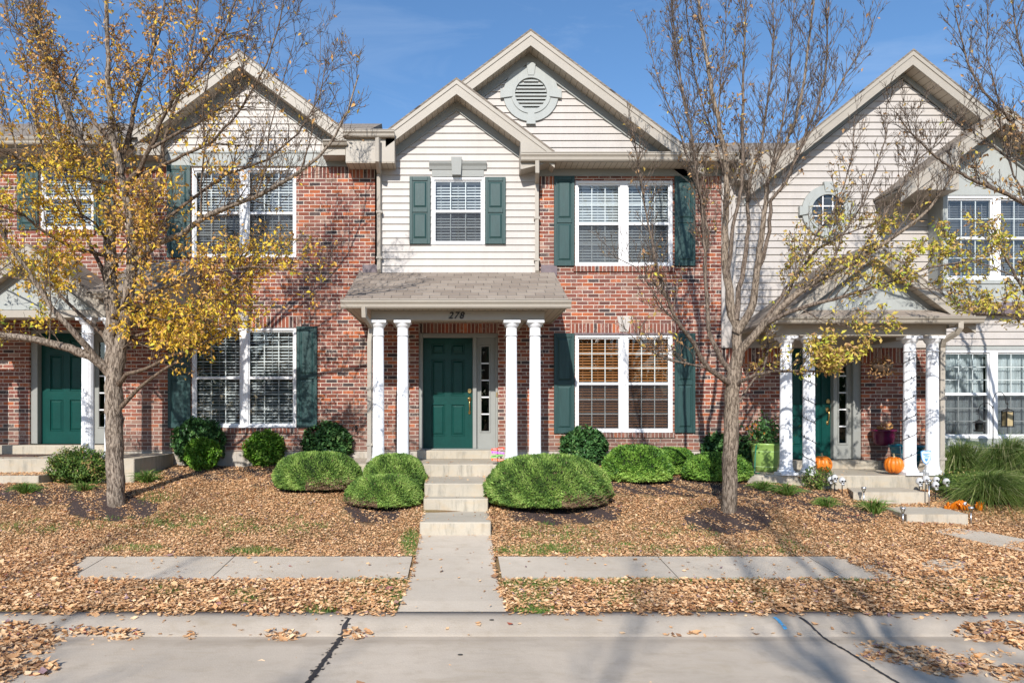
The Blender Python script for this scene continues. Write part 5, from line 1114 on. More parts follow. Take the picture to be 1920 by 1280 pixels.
shrub('nandina', 'green fine-leaved bush behind the amber hands', 'shrub', 1806, 932, 880, .74, .5, 'nandina', 3600, .05, 'loose', NG, seed=20, aspect=.4)
shrub('nandina', 'tiny twiggy bush behind the trunk, left porch side', 'shrub', 250, 880, 858, .3, .3, 'nandina', 300, .045, 'loose', NG, seed=22, aspect=.4)
def clump(name, label, cat, base, n, h, spread, mat, w, group, seed=1, lean=(0, 0), tone=.45, droop=.35):
    r_ = np.random.default_rng(seed); x, y, z = base; o = np.array([x, y, z]); a = r_.uniform(0, 2*np.pi, n); L_ = h*r_.uniform(.55, 1.15, n); out = r_.uniform(.15, 1.0, n)*spread
    B = o+np.stack([np.cos(a)*out*.13, np.sin(a)*out*.13, np.zeros(n)-.02], 1); dirn = np.stack([np.cos(a)*out+lean[0], np.sin(a)*out+lean[1], np.zeros(n)], 1)
    Mid = B+dirn*.5+np.stack([0*a, 0*a, L_*1.05], 1); dirn = dirn+r_.normal(0, .22*spread, (n, 3))*np.array([1, 1, 0]); T = B+dirn*1.15+np.stack([0*a, 0*a, L_*(1-droop*r_.uniform(.4, 1.8, n)*out/spread)], 1)
    V, Fc = blades(B, T, Mid, w*r_.uniform(.6, 1.3, n)); rv = np.clip(tone+r_.normal(0, .26, n), 0, 1)
    return tag(np_mesh(name, V, Fc, M[mat], origin=(x, y, z), attr=np.repeat(rv, 5)), label, cat, group)
GG = 'tufts of grass-like liriope in the beds'
for i, (px, py, h, sp, lb) in enumerate(((48, 925, .2, .24, 'grass tuft at the far left beside the concrete step'), (158, 920, .16, .2, 'grass tuft at the foot of the wide fine-leaved bush'), (276, 905, .24, .28, 'grass tuft just right of the golden tree trunk'),
     (246, 895, .15, .16, 'small grass tuft close behind the golden tree trunk'), (1432, 918, .17, .26, 'leftmost low grass tuft beside the right porch'), (1475, 928, .2, .28, 'dark green grass tuft below the right porch columns'),
     (1550, 950, .17, .2, 'grass tuft on the slope in front of the white skulls'), (1638, 962, .24, .26, 'brightest grass tuft, beside the lower concrete step block'))):
    clump('grass_tuft', lb, 'grass tuft', G(px, py), 260, h*1.1, sp, 'blade', .0055, GG, seed=40+i, droop=.6, tone=.6)
OG = 'clumps of tall ornamental grass by the right windows'
for i, (px, y, h, sp, lb, ln) in enumerate(((1800, -1.25, 1.0, .36, 'ornamental grass clump against the right downspout', (-.02, -.1)), (1880, -1.5, 1.12, .5, 'tall ornamental grass clump in the middle, under the bird feeders', (.1, -.2)), (1950, -1.9, 1.15, .55, 'ornamental grass clump cut off by the right edge, leaning right', (.1, -.3)), (1850, -2.1, .62, .5, 'lowest ornamental grass clump, spilling towards the leaves', (.05, -.2)))):
    x = wx(px, y); clump('ornamental_grass', lb, 'ornamental grass', (x, y, float(gz(x, y))), 4200, h*.95, sp*1.35, 'tallgrass', .0034, OG, seed=60+i, lean=ln, droop=.95, tone=.30)
# ================================================================== fallen leaves, lawn grass, mulch
def in_ell(px, py, cx, cy, rx, ry): return ((px-cx)/rx)**2+((py-cy)/ry)**2 < 1
def blocked(X, Y):
    d = Y+D; px = VX+F*X/d
    b = (np.abs(X-SX) < .47) & (d > 8.6); c, hh = -.052-.02*(8.6-d)/2.5, .447+.05*np.maximum(0, 7.0-d); b |= (np.abs(X-c) < hh+.01) & (d <= 8.62)
    b |= (X > wx(640, -1.5)) & (X < wx(1050, -1.5)) & (d > 10.93); b |= (X < wx(325)) & (d > 10.93); b |= (X < wx(72, -2.0)) & (d > 10.44); b |= (X > wx(1402, -1.5)) & (X < wx(1770, -1.5)) & (d > 10.93)
    return b
def gcover(X, Y):
    """how thickly leaves lie (0..1)"""
    d = Y+D; z = gz(X, Y); px = VX+F*X/d; py = VY+F*(ZC-z)/d; wob = .12*np.sin(X*7+1)+.08*np.sin(X*17)+.06*np.sin(X*31+2)
    dn = np.ones_like(X)
    side = (d > 6.97) & (d < 7.77); le = -4.38+.5*(7.757-d)+wob*.5; re = 4.42+.1*(7.757-d)+wob*.6
    edge = np.minimum(np.minimum(X-le, re-X)/.14, np.minimum(d-6.95, 7.78-d)/.05+.2)
    dn = np.where(side, np.where(edge > 1, .006, np.clip(1-edge, 0, 1)), dn)
    pad = in_ell(px, py, 1772, 1066, 48, 12) | ((px > 1755) & (np.abs(py-(996+(px-1755)*.17)) < 9)); dn = np.where(pad, .25, dn)
    pile = np.zeros_like(X)
    for cx, cy, rx, ry, v in ((20, 1200, 115, 34, 1), (60, 1252, 62, 16, 1), (150, 1187, 130, 8, .8), (235, 1192, 40, 10, .8), (355, 1195, 14, 7, .7), (530, 1193, 44, 10, .8), (670, 1190, 32, 12, .7), (1870, 1187, 92, 20, 1), (1935, 1205, 60, 16, 1),
         (1700, 1228, 110, 20, .75), (1790, 1250, 90, 24, .95), (1900, 1262, 70, 18, .8), (1640, 1210, 50, 10, .5), (1295, 1192, 60, 5, .25), (-10, 1240, 60, 60, 1), (1850, 1225, 80, 10, .4)):
        q = 1-((px-cx)/rx)**2-((py-cy)/ry)**2; pile = np.maximum(pile, np.clip(q*1.6, 0, 1)*v)
    road = d < 6.03; dn = np.where(road, np.maximum(.006+.012*(np.abs(X) > 2.5), pile), dn)
    dn = np.where((d >= 6.03) & (d < 6.15), np.where((wob > .05), .5, .06)+pile, dn)
    lawn = d > 7.78; thin = .5+.5*np.sin(X*1.7+Y*2.3)*np.sin(X*.9-Y*1.7+2); dn = np.where(lawn, .98-.22*thin*(d > 8.2), dn)
    for cx, cy, rx, ry, v in ((210, 955, 85, 24, .32), (1368, 976, 84, 27, .30), (1060, 965, 110, 22, .25), (690, 965, 60, 22, .4), (1250, 915, 200, 20, .4), (1470, 930, 90, 26, .5), (120, 930, 130, 20, .55), (400, 885, 110, 16, .5), (1850, 925, 110, 22, .45), (560, 912, 90, 14, .5), (1590, 965, 60, 18, .5)):
        dn = np.where(in_ell(px, py, cx, cy, rx, ry), np.minimum(dn, v+.25*np.sin(X*13+Y*9)), dn)
    pc, ph_ = -.052-.02*(8.6-d)/2.5, .447+.05*np.maximum(0, 7.0-d); ed = np.where(d < 8.62, ph_-np.abs(X-pc), .45-np.abs(X-SX)); ed = np.where((d < 10.95) & (d > 6.25), ed, 1); enc = np.clip(1-ed/(.035+.05*np.clip(np.sin(Y*9)*np.sin(Y*23+X), 0, 1)), 0, 1)*.45; return np.where(blocked(X, Y), np.maximum(.005, enc), dn)
# mulch rings and beds: one thin sheet hugging the ground
mv = []; mf = []; st_ = .07; gx = np.arange(-9.2, 10.2, st_); gy = np.arange(-4.4, -.02, st_); XX, YY = np.meshgrid(gx, gy); dd = YY+D; PX = VX+F*XX/dd; PY = VY+F*(ZC-gz(XX, YY))/dd; msk = np.zeros_like(XX, bool)
for cx, cy, rx, ry in ((210, 953, 92, 27), (1368, 974, 90, 30), (1060, 955, 125, 30), (705, 955, 70, 28), (1280, 905, 240, 26), (1470, 925, 130, 34), (100, 925, 160, 26), (400, 880, 150, 26), (1850, 920, 140, 30), (590, 905, 110, 24), (1600, 955, 90, 30), (1700, 905, 100, 18)):
    msk |= in_ell(PX+8*np.sin(XX*9), PY+3*np.sin(XX*14), cx, cy, rx, ry)
for i in range(len(gy)-1):
    for j in range(len(gx)-1):
        if msk[i, j] and msk[i+1, j+1] and msk[i, j+1] and msk[i+1, j]:
            k = len(mv); mv += [(gx[j], gy[i]), (gx[j+1], gy[i]), (gx[j+1], gy[i+1]), (gx[j], gy[i+1])]; mf.append((k, k+1, k+2, k+3))
mv = np.array(mv); mz = gz(mv[:, 0], mv[:, 1])+.008; tag(np_mesh('mulch', np.column_stack([mv, mz]), np.array(mf), M['mulch']), 'dark shredded mulch around the trunks and under the shrubs', 'mulch', kind='stuff')
def zsurf(X, Y):
    d = Y+D; z = gz(X, Y); z = np.where(d < 6.16, np.interp(d, [q[0] for q in kd], [q[1] for q in kd]), z); z = np.where((d > 6.97) & (d < 7.77) & (X > -9.5) & (X < 9.5), np.interp(d, _gd, _gz)+.024, z)
    c, hh = -.052-.02*(8.6-d)/2.5, .447+.05*np.maximum(0, 7.0-d); z = np.where((np.abs(X-c) < hh) & (d > 6.155) & (d <= 8.62), np.interp(d, _gd, _gz)+.026, z)
    s_ = np.abs(X-SX) < .45; z = np.where(s_ & (d > 8.62) & (d < 9.57), .517, z); z = np.where(s_ & (d >= 9.57) & (d < 9.85), .694, z); z = np.where(s_ & (d >= 9.85) & (d < 10.95), .879, z)
    z = np.where((X > wx(640, -1.5)) & (X < wx(1050, -1.5)) & (d > 10.95), zf+.002, z); z = np.where((X < wx(325)) & (d > 10.95), zl+.002, z); z = np.where((X < wx(72, -2.0)) & (d > 10.45) & (d < 10.95), .932, z); z = np.where((X > wx(1402, -1.5)) & (X < wx(1770, -1.5)) & (d > 10.95), zq+.002, z)
    return z
def litter(n, x0, x1, d0, d1, ls, thick, name, label):
    X = rng.uniform(x0, x1, n); Y = rng.uniform(d0, d1, n)-D; c = gcover(X, Y); keep = rng.random(n) < c; X, Y, c = X[keep], Y[keep], c[keep]; m = len(X)
    Z = zsurf(X, Y)+.006+rng.random(m)**1.5*thick*np.clip(c*1.3-.2, 0.02, 1); a = rng.uniform(0, 2*np.pi, m); tilt = rng.normal(0, .28, m)*np.clip(c+.3, .3, 1)
    A = np.stack([np.cos(a)*np.cos(tilt), np.sin(a)*np.cos(tilt), np.sin(tilt)], 1); N = unit(np.stack([rng.normal(0, .3, m), rng.normal(0, .3, m)-.12, np.ones(m)], 1)); L_ = ls*rng.uniform(.45, 1.2, m)*np.where(rng.random(m) < .06, 1.7, 1)
    V, Fc = curl_arrays(np.stack([X, Y, Z], 1), A, N, L_, L_*rng.uniform(.4, .75, m), rng.uniform(-.06, .24, m))
    big = .05*np.sin(X*1.9+Y*2.7)+.04*np.sin(X*4.7-Y*5.1); rv = rng.random(m)**1.15*.9; rv = np.where(rv < .9, np.clip(rv+big, 0, .88), rv); sp = rng.random(m); rv = np.where(sp < .035, rng.uniform(.92, 1, m), rv)
    return tag(np_mesh(name, V, Fc, M['litter'], attr=np.repeat(rv, 5)), label, 'fallen leaves', kind='stuff'), m
_, l1 = litter(620000, -12.4, 13.0, 7.76, 12.44, .033, .019, 'fallen_leaves', 'tan fallen leaves blanketing the lawn below the houses')
_, l2 = litter(125000, -8.2, 8.6, 6.03, 7.77, .047, .045, 'fallen_leaves', 'thick brown leaves on the verge between kerb and sidewalk')
_, l3 = litter(42000, -4.6, 5.2, 4.6, 6.03, .062, .05, 'fallen_leaves', 'brown leaves drifted along the kerb and scattered on the road')
def lawn(n, patch, h, name, label):
    X = []; Y = []
    for px, py, rx, ry, k in patch:
        m = int(n*k); a = rng.uniform(0, 6.28, m); r_ = np.sqrt(rng.random(m)); 
        for u, v in zip(px+rx*r_*np.cos(a), py+ry*r_*np.sin(a)):
            pass
        P = [G(u, v)[:2] for u, v in zip((px+rx*r_*np.cos(a))[::12], (py+ry*r_*np.sin(a))[::12])]; P = np.repeat(np.array(P), 12, 0)+rng.normal(0, .035, (len(P)*12, 2)); X.append(P[:, 0]); Y.append(P[:, 1])
    X = np.concatenate(X); Y = np.concatenate(Y); k = ~blocked(X, Y) & ~((Y+D > 6.985) & (Y+D < 7.75) & (np.abs(X) < 4.3)) & (Y+D > 6.1); X, Y = X[k], Y[k]; m = len(X); B = np.stack([X, Y, gz(X, Y)-.01], 1)
    T = B+np.stack([rng.normal(0, .022, m), rng.normal(0, .022, m), h*rng.uniform(.5, 1.3, m)], 1); Mi = (B+T)/2+np.array([0, 0, .012]); V, Fc = blades(B, T, Mi, .0028)
    return tag(np_mesh(name, V, Fc, M['blade'], attr=np.repeat(np.clip(rng.normal(.55, .25, m), 0, 1), 5)), label, 'grass', kind='stuff')
PT = [(1000, 1125, 40, 30, 1), (1000, 1098, 60, 8, 1), (1150, 1094, 120, 5, 1.2), (1300, 1092, 160, 5, .9), (1560, 1088, 70, 5, .7), (740, 1110, 26, 34, .9), (700, 1092, 60, 6, .5), (330, 1108, 60, 16, .3), (470, 1120, 40, 12, .3), (690, 1125, 50, 14, .2), (600, 1140, 30, 10, .15),
      (1010, 1034, 80, 10, .7), (1120, 1030, 120, 10, .4), (770, 1020, 14, 26, .6), (1330, 1035, 110, 8, .35), (420, 990, 80, 20, .3), (340, 975, 60, 18, .3), (560, 990, 50, 20, .2), (250, 985, 120, 14, .25), (1250, 1000, 100, 16, .2), (1500, 1020, 100, 20, .2),
      (1040, 1000, 90, 16, .4), (1700, 1110, 120, 20, .4), (1420, 1120, 60, 20, .25), (1180, 1125, 60, 16, .25), (1850, 1100, 60, 18, .3), (60, 990, 60, 14, .2), (300, 935, 40, 12, .2), (480, 1035, 60, 6, .4), (250, 1030, 60, 6, .3)]
lawn(2000, PT, .055, 'lawn_grass', 'green grass blades showing between the fallen leaves')
# ================================================================== small things
def pumpkin(label, x, y, z, r, h, seed):
    random.seed(seed); p = random.random()*6; t = empty('pumpkin', (x, y, z), label, 'pumpkin', 'pumpkins on the right porch'); m = MB(); n = 88
    def fn(a, ph): return (1-.11*(1-abs(math.sin(a*6+.35*math.sin(a*2+p)+p))**.6)+.03*math.sin(a*3+p))*(1-.16*max(0, math.sin(ph))**10)*(1-.10*max(0, -math.sin(ph))**8)
    m.ball((x, y, z+h/2), r, r, h/2, n, 24, lambda a, ph: fn(a, ph)*(.86+.14*math.cos(ph)**.5 if abs(math.cos(ph)) > .01 else .86)); m.build('flesh', M['pumpkin'], t, smooth=True)
    s = MB(); s.tube([(x, y, z+h*.84), (x, y, z+h*.93), (x-.006, y-.005, z+h*1.0), (x-.02, y-.012, z+h*1.07)], [.03, .018, .013, .016], 8); s.build('stem', M['pstem'], t, smooth=True)
pumpkin('bright orange pumpkin beside the second column of the right porch', wx(1543.5, -1.36), -1.33, zq, .150, .325, 1)
pumpkin('darker orange pumpkin in front of the teal pot by the third column', wx(1678.5, -1.36), -1.33, zq, .142, .315, 2)
def pot(name, label, x, y, z, prof, mat, group=None):
    t = empty(name, (x, y, z), label, 'pot', group); m = MB(); m.lathe(prof, (x, y, z), 40); m.build('body', M[mat], t, smooth=True); return t
gx_ = wx(1436, -.75); yp = -.75; zp_ = zq
t = pot('flower_pot', 'tall lime green glazed pot with orange-flowered plant beside the first column', gx_, yp, zp_, [(.15, 0), (.175, .03), (.215, .18), (.232, .34), (.236, .44), (.252, .455), (.255, .485), (.24, .49), (.225, .46)], 'potgreen')
m = MB(); [m.lathe([(.2285+.001, z_), (.2335+.001, z_+.004), (.2335+.001, z_+.009), (.2285+.001, z_+.013)], (gx_, yp, zp_), 40) for z_ in (.345,)]; m.lathe([(.190, .085), (.196, .09), (.196, .096), (.190, .1)], (gx_, yp, zp_), 40); m.build('band', M['potline'], t, smooth=True)
m = MB(); m.lathe([(.001, .44), (.225, .45)], (gx_, yp, zp_), 24); m.build('soil', M['mulch'], t)
n = 650; P = np.array([gx_, yp, zp_+.62])+rng.normal(0, 1, (n, 3))*np.array([.16, .12, .13]); rd = randdir(n); L_ = rng.uniform(.05, .11, n); P[:, 2] = np.maximum(P[:, 2], zp_+.44)
V, Fc = leaf_arrays(P, unit(rd+np.array([0, 0, .5])), randdir(n), L_, L_*.42); pl_ = empty('potted_plant', (gx_, yp, zp_+.45), 'leafy plant with small orange flowers growing in the lime pot', 'plant'); np_mesh('foliage', V, Fc, M['shrubleaf'], pl_, attr=np.repeat(rng.random(n), 4)); sm_ = MB(); [sm_.tube([(gx_+.02*math.cos(q), yp+.02*math.sin(q), zp_+.43), (gx_+.1*math.cos(q), yp+.08*math.sin(q), zp_+.6), (gx_+.2*math.cos(q), yp+.14*math.sin(q), zp_+.62+.14*math.sin(q*3))], .004, 5) for q in np.arange(0, 6.2, .45)]; sm_.build('stems', M['stem'], pl_); fo = pl_; tag(fo, 'leafy plant with small orange flowers growing in the lime pot', 'plant')
n = 90; P = np.array([gx_, yp-.04, zp_+.68])+rng.normal(0, 1, (n//5, 3)).repeat(5, 0)*np.array([.17, .1, .11])+rng.normal(0, .012, (n, 3)); V, Fc = leaf_arrays(P, randdir(n), randdir(n), .035, .03); np_mesh('flowers', V, Fc, M['orangeflower'], fo, attr=np.repeat(rng.random(n), 4))
xh = wx(1400, -1.0); t = MB(); pts = [(xh+.17, -.98, zq+.46), (xh+.13, -1.03, zq+.3), (xh+.12, -1.04, zq+.12), (xh+.10, -1.08, zq+.01)]
for i in range(60): a = i*.42; pts.append((xh-.02+.1*math.cos(a)+.001*i, -1.15+.07*math.sin(a), zq-.12+.0022*i))
t.tube(pts, .011, 7); tag(t.build('garden_hose', M['hose'], smooth=True, origin=(xh, -1.1, zq-.1)), 'coiled dark green hose hanging at the left of the lime pot', 'hose')
xt = wx(1700, -.7); t = pot('flower_pot', 'teal glazed pot with a pale band behind the third column', xt, -.7, zq, [(.13, 0), (.15, .03), (.2, .18), (.245, .36), (.25, .40), (.275, .405), (.28, .45), (.262, .455), (.24, .42)], 'potteal')
m = MB(); m.lathe([(.2225, .29), (.2285, .293), (.231, .303), (.2285, .308)], (xt, -.7, zq), 40); m.build('band', M['pstem'], t, smooth=True); m = MB(); m.lathe([(.001, .39), (.24, .40)], (xt, -.7, zq), 24); m.build('soil', M['mulch'], t)
m = MB(); m.tube([(xt-.24, -.9, zq+.44), (xt-.26, -.94, zq+.36), (xt-.25, -.95, zq+.22), (xt-.2, -.97, zq+.1), (xt-.16, -1.0, zq+.01)], .007, 6); tag(m.build('drain_tube', M['skull'], origin=(xt-.2, -.95, zq)), 'thin white tube draped over the left rim of the teal pot', 'tube')
xw = wx(1657, -.2); zw = wz(835, -.2); t = empty('wall_planter', (xw, -.2, zw), 'glossy plum wall planter with dried plants between the door and third column', 'planter'); m = MB()
m.lathe([(.05, 0), (.13, .01), (.155, .05), (.175, .16), (.185, .245), (.205, .25), (.21, .285), (.195, .29), (.18, .26)], (xw, -.2, zw), 36); m.build('bowl', M['potpurple'], t, smooth=True)
n = 130; P = np.array([xw, -.2, zw+.3])+rng.normal(0, 1, (n, 3))*np.array([.07, .06, .04]); L_ = rng.uniform(.03, .07, n); V, Fc = leaf_arrays(P, randdir(n)+np.array([0, 0, .6]), randdir(n), L_, L_*.4); np_mesh('dried_plant', V, Fc, M['leaf_gold'], t, attr=np.repeat(rng.uniform(0, .5, n), 4))
xk = wx(1652, -.8); zk_ = wz(690, -.8); t = empty('hanging_basket', (xk, -.8, zk_), 'dark hanging basket in the shade of the right porch ceiling', 'hanging basket'); m = MB(); m.lathe([(.03, -.1), (.12, -.07), (.16, .02), (.165, .05), (.15, .05)], (xk, -.8, zk_), 24); m.build('basket', M['nest'], t, smooth=True)
m = MB(); [m.tube([(xk+.15*math.cos(a), -.8+.15*math.sin(a), zk_+.04), (xk, -.8, zk_+.38)], .003, 4) for a in (0.5, 2.6, 4.7)]; m.build('chain', M['black'], t)
n = 260; P = np.array([xk, -.8, zk_+.03])+rng.normal(0, 1, (n, 3))*np.array([.12, .1, .09]); L_ = rng.uniform(.04, .09, n); V, Fc = leaf_arrays(P, randdir(n)+np.array([0, 0, -.5]), randdir(n), L_, L_*.4); np_mesh('foliage', V, Fc, M['leaf_olive'], t, attr=np.repeat(rng.uniform(0, .35, n), 4))
# skulls on stakes
def skull(label, px, pyt, pyb, y, yaw=0.0, sc=1.0):
    x = wx(px, y); zt_ = wz(pyt, y); zb_ = float(gz(x, y)); r = .047*sc; t = empty('skull_light', (x, y, zb_), label, 'skull ornament', 'white plastic skulls on stakes'); zc = zt_-r*1.25
    m = MB()
    def fn(a, ph):
        s_ = math.sin(ph); return 1-.30*max(0, -s_-.15)-.05*(abs(math.cos(a)) > .8)*(s_ > -.2)
    m.ball((x, y, zc), r, r*1.12, r*1.28, 20, 14, fn); m.ball((x, y-r*.55, zc-r*1.1), r*.52, r*.5, r*.42, 12, 8); m.build('cranium', M['skull'], t, smooth=True)
    for s_ in (-1, 1):
        e = MB(); e.ball((x+s_*r*.38, y-r*.98, zc+r*.02), r*.36, r*.34, r*.30, 10, 6); e.build('eye_socket', M['black'], t, smooth=True)
    e = MB(); e.prism_y([(x-r*.17, zc-r*.72), (x+r*.17, zc-r*.72), (x, zc-r*.4)], y-r*1.16, y-r*.8); e.build('nose', M['black'], t)
    e = MB(); [e.box(x+r*q-r*.02, x+r*q+r*.02, y-r*1.06, y-r*.9, zc-r*1.3, zc-r*.98) for q in (-.24, -.12, 0, .12, .24)]; e.build('teeth', M['black'], t)
    e = MB(); e.tube([(x, y, zb_-.03), (x, y, zc-r)], .007, 6); e.build('stake', M['black'], t)
    return t
skull('leftmost white skull on a stake, half hidden by the thin bush', 1557, 893, 915, -1.72, sc=.92); skull('white skull just right of the half-hidden one by the thin bush', 1565, 889, 916, -1.8, sc=1.0); skull('white skull standing alone beside the upper step block', 1579, 894, 917, -1.85)
skull('leftmost white skull of the group right of the upper step block', 1724, 895, 922, -1.9, sc=1.08); skull('taller white skull, second in the group below the shield sign', 1736.5, 891, 922, -1.84, sc=1.12); skull('rear white skull touching the porch edge behind another skull', 1756, 893, 924, -1.7)
skull('front white skull in the middle of the group, below the rear one', 1754, 902, 928, -2.05, sc=1.05); skull('white skull near the nandina leaves, second from the right', 1774.5, 896, 926, -1.95, sc=1.05); skull('rightmost white skull, tucked among nandina leaves', 1784, 893, 922, -1.75)
# path lights
def path_light(label, px, pyt, y, h=None):
    x = wx(px, y); zb_ = float(gz(x, y)); zt_ = wz(pyt, y); t = empty('path_light', (x, y, zb_), label, 'path light', 'solar path lights by the step blocks'); m = MB(); m.lathe([(.001, 0), (.033, -.002), (.036, -.02), (.034, -.03)][::-1], (x, y, zt_), 20); m.build('cap', M['steel'], t, smooth=True)
    m = MB(); m.lathe([(.012, -.085), (.028, -.04), (.031, -.032)], (x, y, zt_), 16); m.build('lens', M['clear'], t, smooth=True); m = MB(); m.tube([(x, y, zb_-.05), (x, y, zt_-.085)], .009, 8); m.build('post', M['steel'], t, smooth=True)
path_light('solar path light behind the bright grass tuft', 1619.5, 912, -2.3); path_light('solar path light at the left corner of the lower step block', 1693, 950, -3.1); path_light('solar path light at the right corner of the upper step block', 1742, 899, -2.28); path_light('solar path light on the leaves right of the lower step block', 1820.5, 949, -2.95)
# amber plastic hands reaching out of the ground
def hand(label, px, py, y, hgt, yaw, curl, parts=5):
    x = wx(px, y); z = float(gz(x, y))+.0; t = empty('hand_ornament', (x, y, z), label, 'hand ornament', 'amber plastic hands in the leaves'); m = MB(); ca, sa = math.cos(yaw), math.sin(yaw)
    def tp(u, v, w_): return (x+u*ca-v*sa, y+u*sa+v*ca, z+w_)
    k = hgt/.17; m.tube([tp(0, 0, -.02), tp(0, 0, .025*k), tp(0, -.004, .06*k), tp(0, -.006, .088*k)], [.03*k, .034*k, .04*k, .036*k], 14)
    m.build('palm', M['amber'], t, smooth=True)
    for i, (u, ln, sp) in enumerate(((-.031, .062, -.30), (-.011, .078, -.09), (.010, .074, .1), (.030, .058, .3))):
        f = MB(); p0 = (u*k, -.004, .075*k); a = sp; q = [tp(*p0), tp(u*k+ln*k*.4*math.sin(a), -.004-curl*.012, .075*k+ln*k*.45), tp(u*k+ln*k*.75*math.sin(a), -.004-curl*.03, .075*k+ln*k*.78), tp(u*k+ln*k*math.sin(a), -.004-curl*.05, .075*k+ln*k*(1-.25*curl))]
        f.tube(q, [.0115*k, .011*k, .009*k, .006*k], 10); f.build('finger', M['amber'], t, smooth=True)
    f = MB(); f.tube([tp(-.03*k, 0, .035*k), tp(-.052*k, -.01, .055*k), tp(-.062*k, -.022, .085*k), tp(-.06*k, -.03, .105*k)], [.014*k, .013*k, .011*k, .007*k], 10); f.build('thumb', M['amber'], t, smooth=True)
hand('upright amber plastic hand seen side-on, left of the other two', 1775, 945, -2.5, .17, 1.15, .4); hand('upright amber plastic hand with spread fingers, furthest right', 1837, 942, -2.45, .17, -.15, .3)
hx = wx(1797, -2.45); hz_ = float(gz(hx, -2.45)); t = empty('claw_ornament', (hx, -2.45, hz_), 'curled amber plastic claw with a black and white eye, between the two hands', 'claw ornament', 'amber plastic hands in the leaves')
for i, (dx, dz) in enumerate(((-.07, .0), (-.03, .02), (.01, .015), (.05, -.005))):
    f = MB(); f.tube([(hx+dx-.02, -2.42, hz_), (hx+dx-.005, -2.44, hz_+.09+dz), (hx+dx+.03, -2.47, hz_+.13+dz), (hx+dx+.07, -2.5, hz_+.085), (hx+dx+.08, -2.52, hz_+.02)], [.024, .026, .022, .017, .009], 10); f.build('finger', M['amber'], t, smooth=True)
e = MB(); e.ball((hx+.045, -2.525, hz_+.115), .026, .02, .026, 12, 8); e.build('eyeball', M['skull'], t, smooth=True); e = MB(); e.ball((hx+.047, -2.543, hz_+.116), .013, .008, .013, 10, 6); e.build('pupil', M['black'], t, smooth=True)
# shield sign
ys_ = -1.62; x = wx(1736.5, ys_); z = wz(857, ys_); t = empty('shield_sign', (x, ys_, float(gz(x, ys_))), 'blue and white security shield sign on a stake before the last column', 'sign')
def shield(w_, h_, y0, y1, zc):
    pts = []
    for u, v in ((-1, .86), (-.55, 1), (0, .93), (.55, 1), (1, .86), (.97, .2), (.8, -.35), (.45, -.8), (0, -1.0), (-.45, -.8), (-.8, -.35), (-.97, .2)): pts.append((x+u*w_, zc+v*h_))
    return MB().prism_y(pts, y0, y1)
shield(.085, .112, ys_, ys_+.006, z).build('board', M['signblue'], t); shield(.075, .100, ys_-.003, ys_-.0005, z).build('face', M['signwhite'], t)
m = MB()
for i, (u0, u1, v) in enumerate(((-.05, .055, .055), (-.045, .02, .038), (-.02, .05, .02), (-.04, .04, -.002))): m.box(x+u0, x+u1, ys_-.006, ys_-.0035, z+v-.0045, z+v+.0045)
m.prism_y([(x-.028, z-.02), (x+.028, z-.02), (x+.018, z-.05), (x, z-.066), (x-.018, z-.05)], ys_-.006, ys_-.0035); m.build('lettering', M['signblue'], t)
m = MB(); m.tube([(x, ys_+.012, float(gz(x, ys_))-.05), (x, ys_+.012, z-.06)], .007, 8); m.build('stake', M['steel'], t)
# little finger-post sign by the steps
ysg = -1.46; x = wx(933.5, ysg); t = empty('direction_sign', (x, ysg, zf), 'little stack of coloured direction boards on a post beside the third column', 'sign'); m = MB(); m.box(x-.008, x+.008, ysg, ysg+.014, zf, zf+.24); m.build('post', M['fixture'], t); m = MB(); m.box(x-.075, x+.04, ysg-.03, ysg+.05, zf, zf+.008); m.build('base', M['fixture'], t)
for dz, k, w0, w1, a in ((.245, 's_red', -.115, .115, .04), (.185, 's_purple', -.11, .11, -.03), (.13, 's_green', -.12, .095, .05), (.07, 's_orange', -.11, .11, -.02)):
    m = MB(); m.prism_y([(x+w0, zf+dz-.018-a*.3), (x+w1-.02, zf+dz-.018+a*.3), (x+w1, zf+dz+a*.3), (x+w1-.02, zf+dz+.018+a*.3), (x+w0, zf+dz+.018-a*.3), (x+w0+.015, zf+dz)], ysg-.012, ysg-.002); bo = m.build('board', M[k], t)
    m = MB()
    for i in range(8):
        if i in (3,): continue
        xx = x+w0+.035+i*.021; m.box(xx, xx+.012, ysg-.0145, ysg-.0125, zf+dz-.007, zf+dz+.007)
    m.build('lettering', M['skull'] if k != 's_green' else M['black'], bo)
# shepherd hook and feeders
yh = -1.15; x = wx(1862, yh); zb_ = float(gz(x, yh)); t = empty('shepherd_hook', (x, yh, zb_), 'black double-armed shepherd hook in the ornamental grass', 'hook'); m = MB(); zt_ = wz(760, yh); m.tube([(x, yh, zb_-.1), (x, yh, zt_)], .007, 8); m.build('pole', M['fixture'], t)
def arc(x0, z0, x1, z1, hook, s_):
    pts = [(x, yh, z0)]; 
    for i in range(13): a = math.pi*i/12; pts.append((x+s_*(x1*(1-math.cos(a))/2), yh, z0+math.sin(a)*z1+.02))
    e = pts[-1]; pts += [(e[0], yh, e[2]-hook*.5), (e[0]+s_*.015, yh, e[2]-hook), (e[0]+s_*.045, yh, e[2]-hook*.8)]; return pts
m = MB(); m.tube(arc(x, wz(755, yh), .21, .16, .04, 1), .0055, 7); m.build('arm', M['fixture'], t, smooth=True); m = MB(); m.tube(arc(x, wz(772, yh), .24, .13, .06, -1), .0055, 7); m.build('arm', M['fixture'], t, smooth=True)
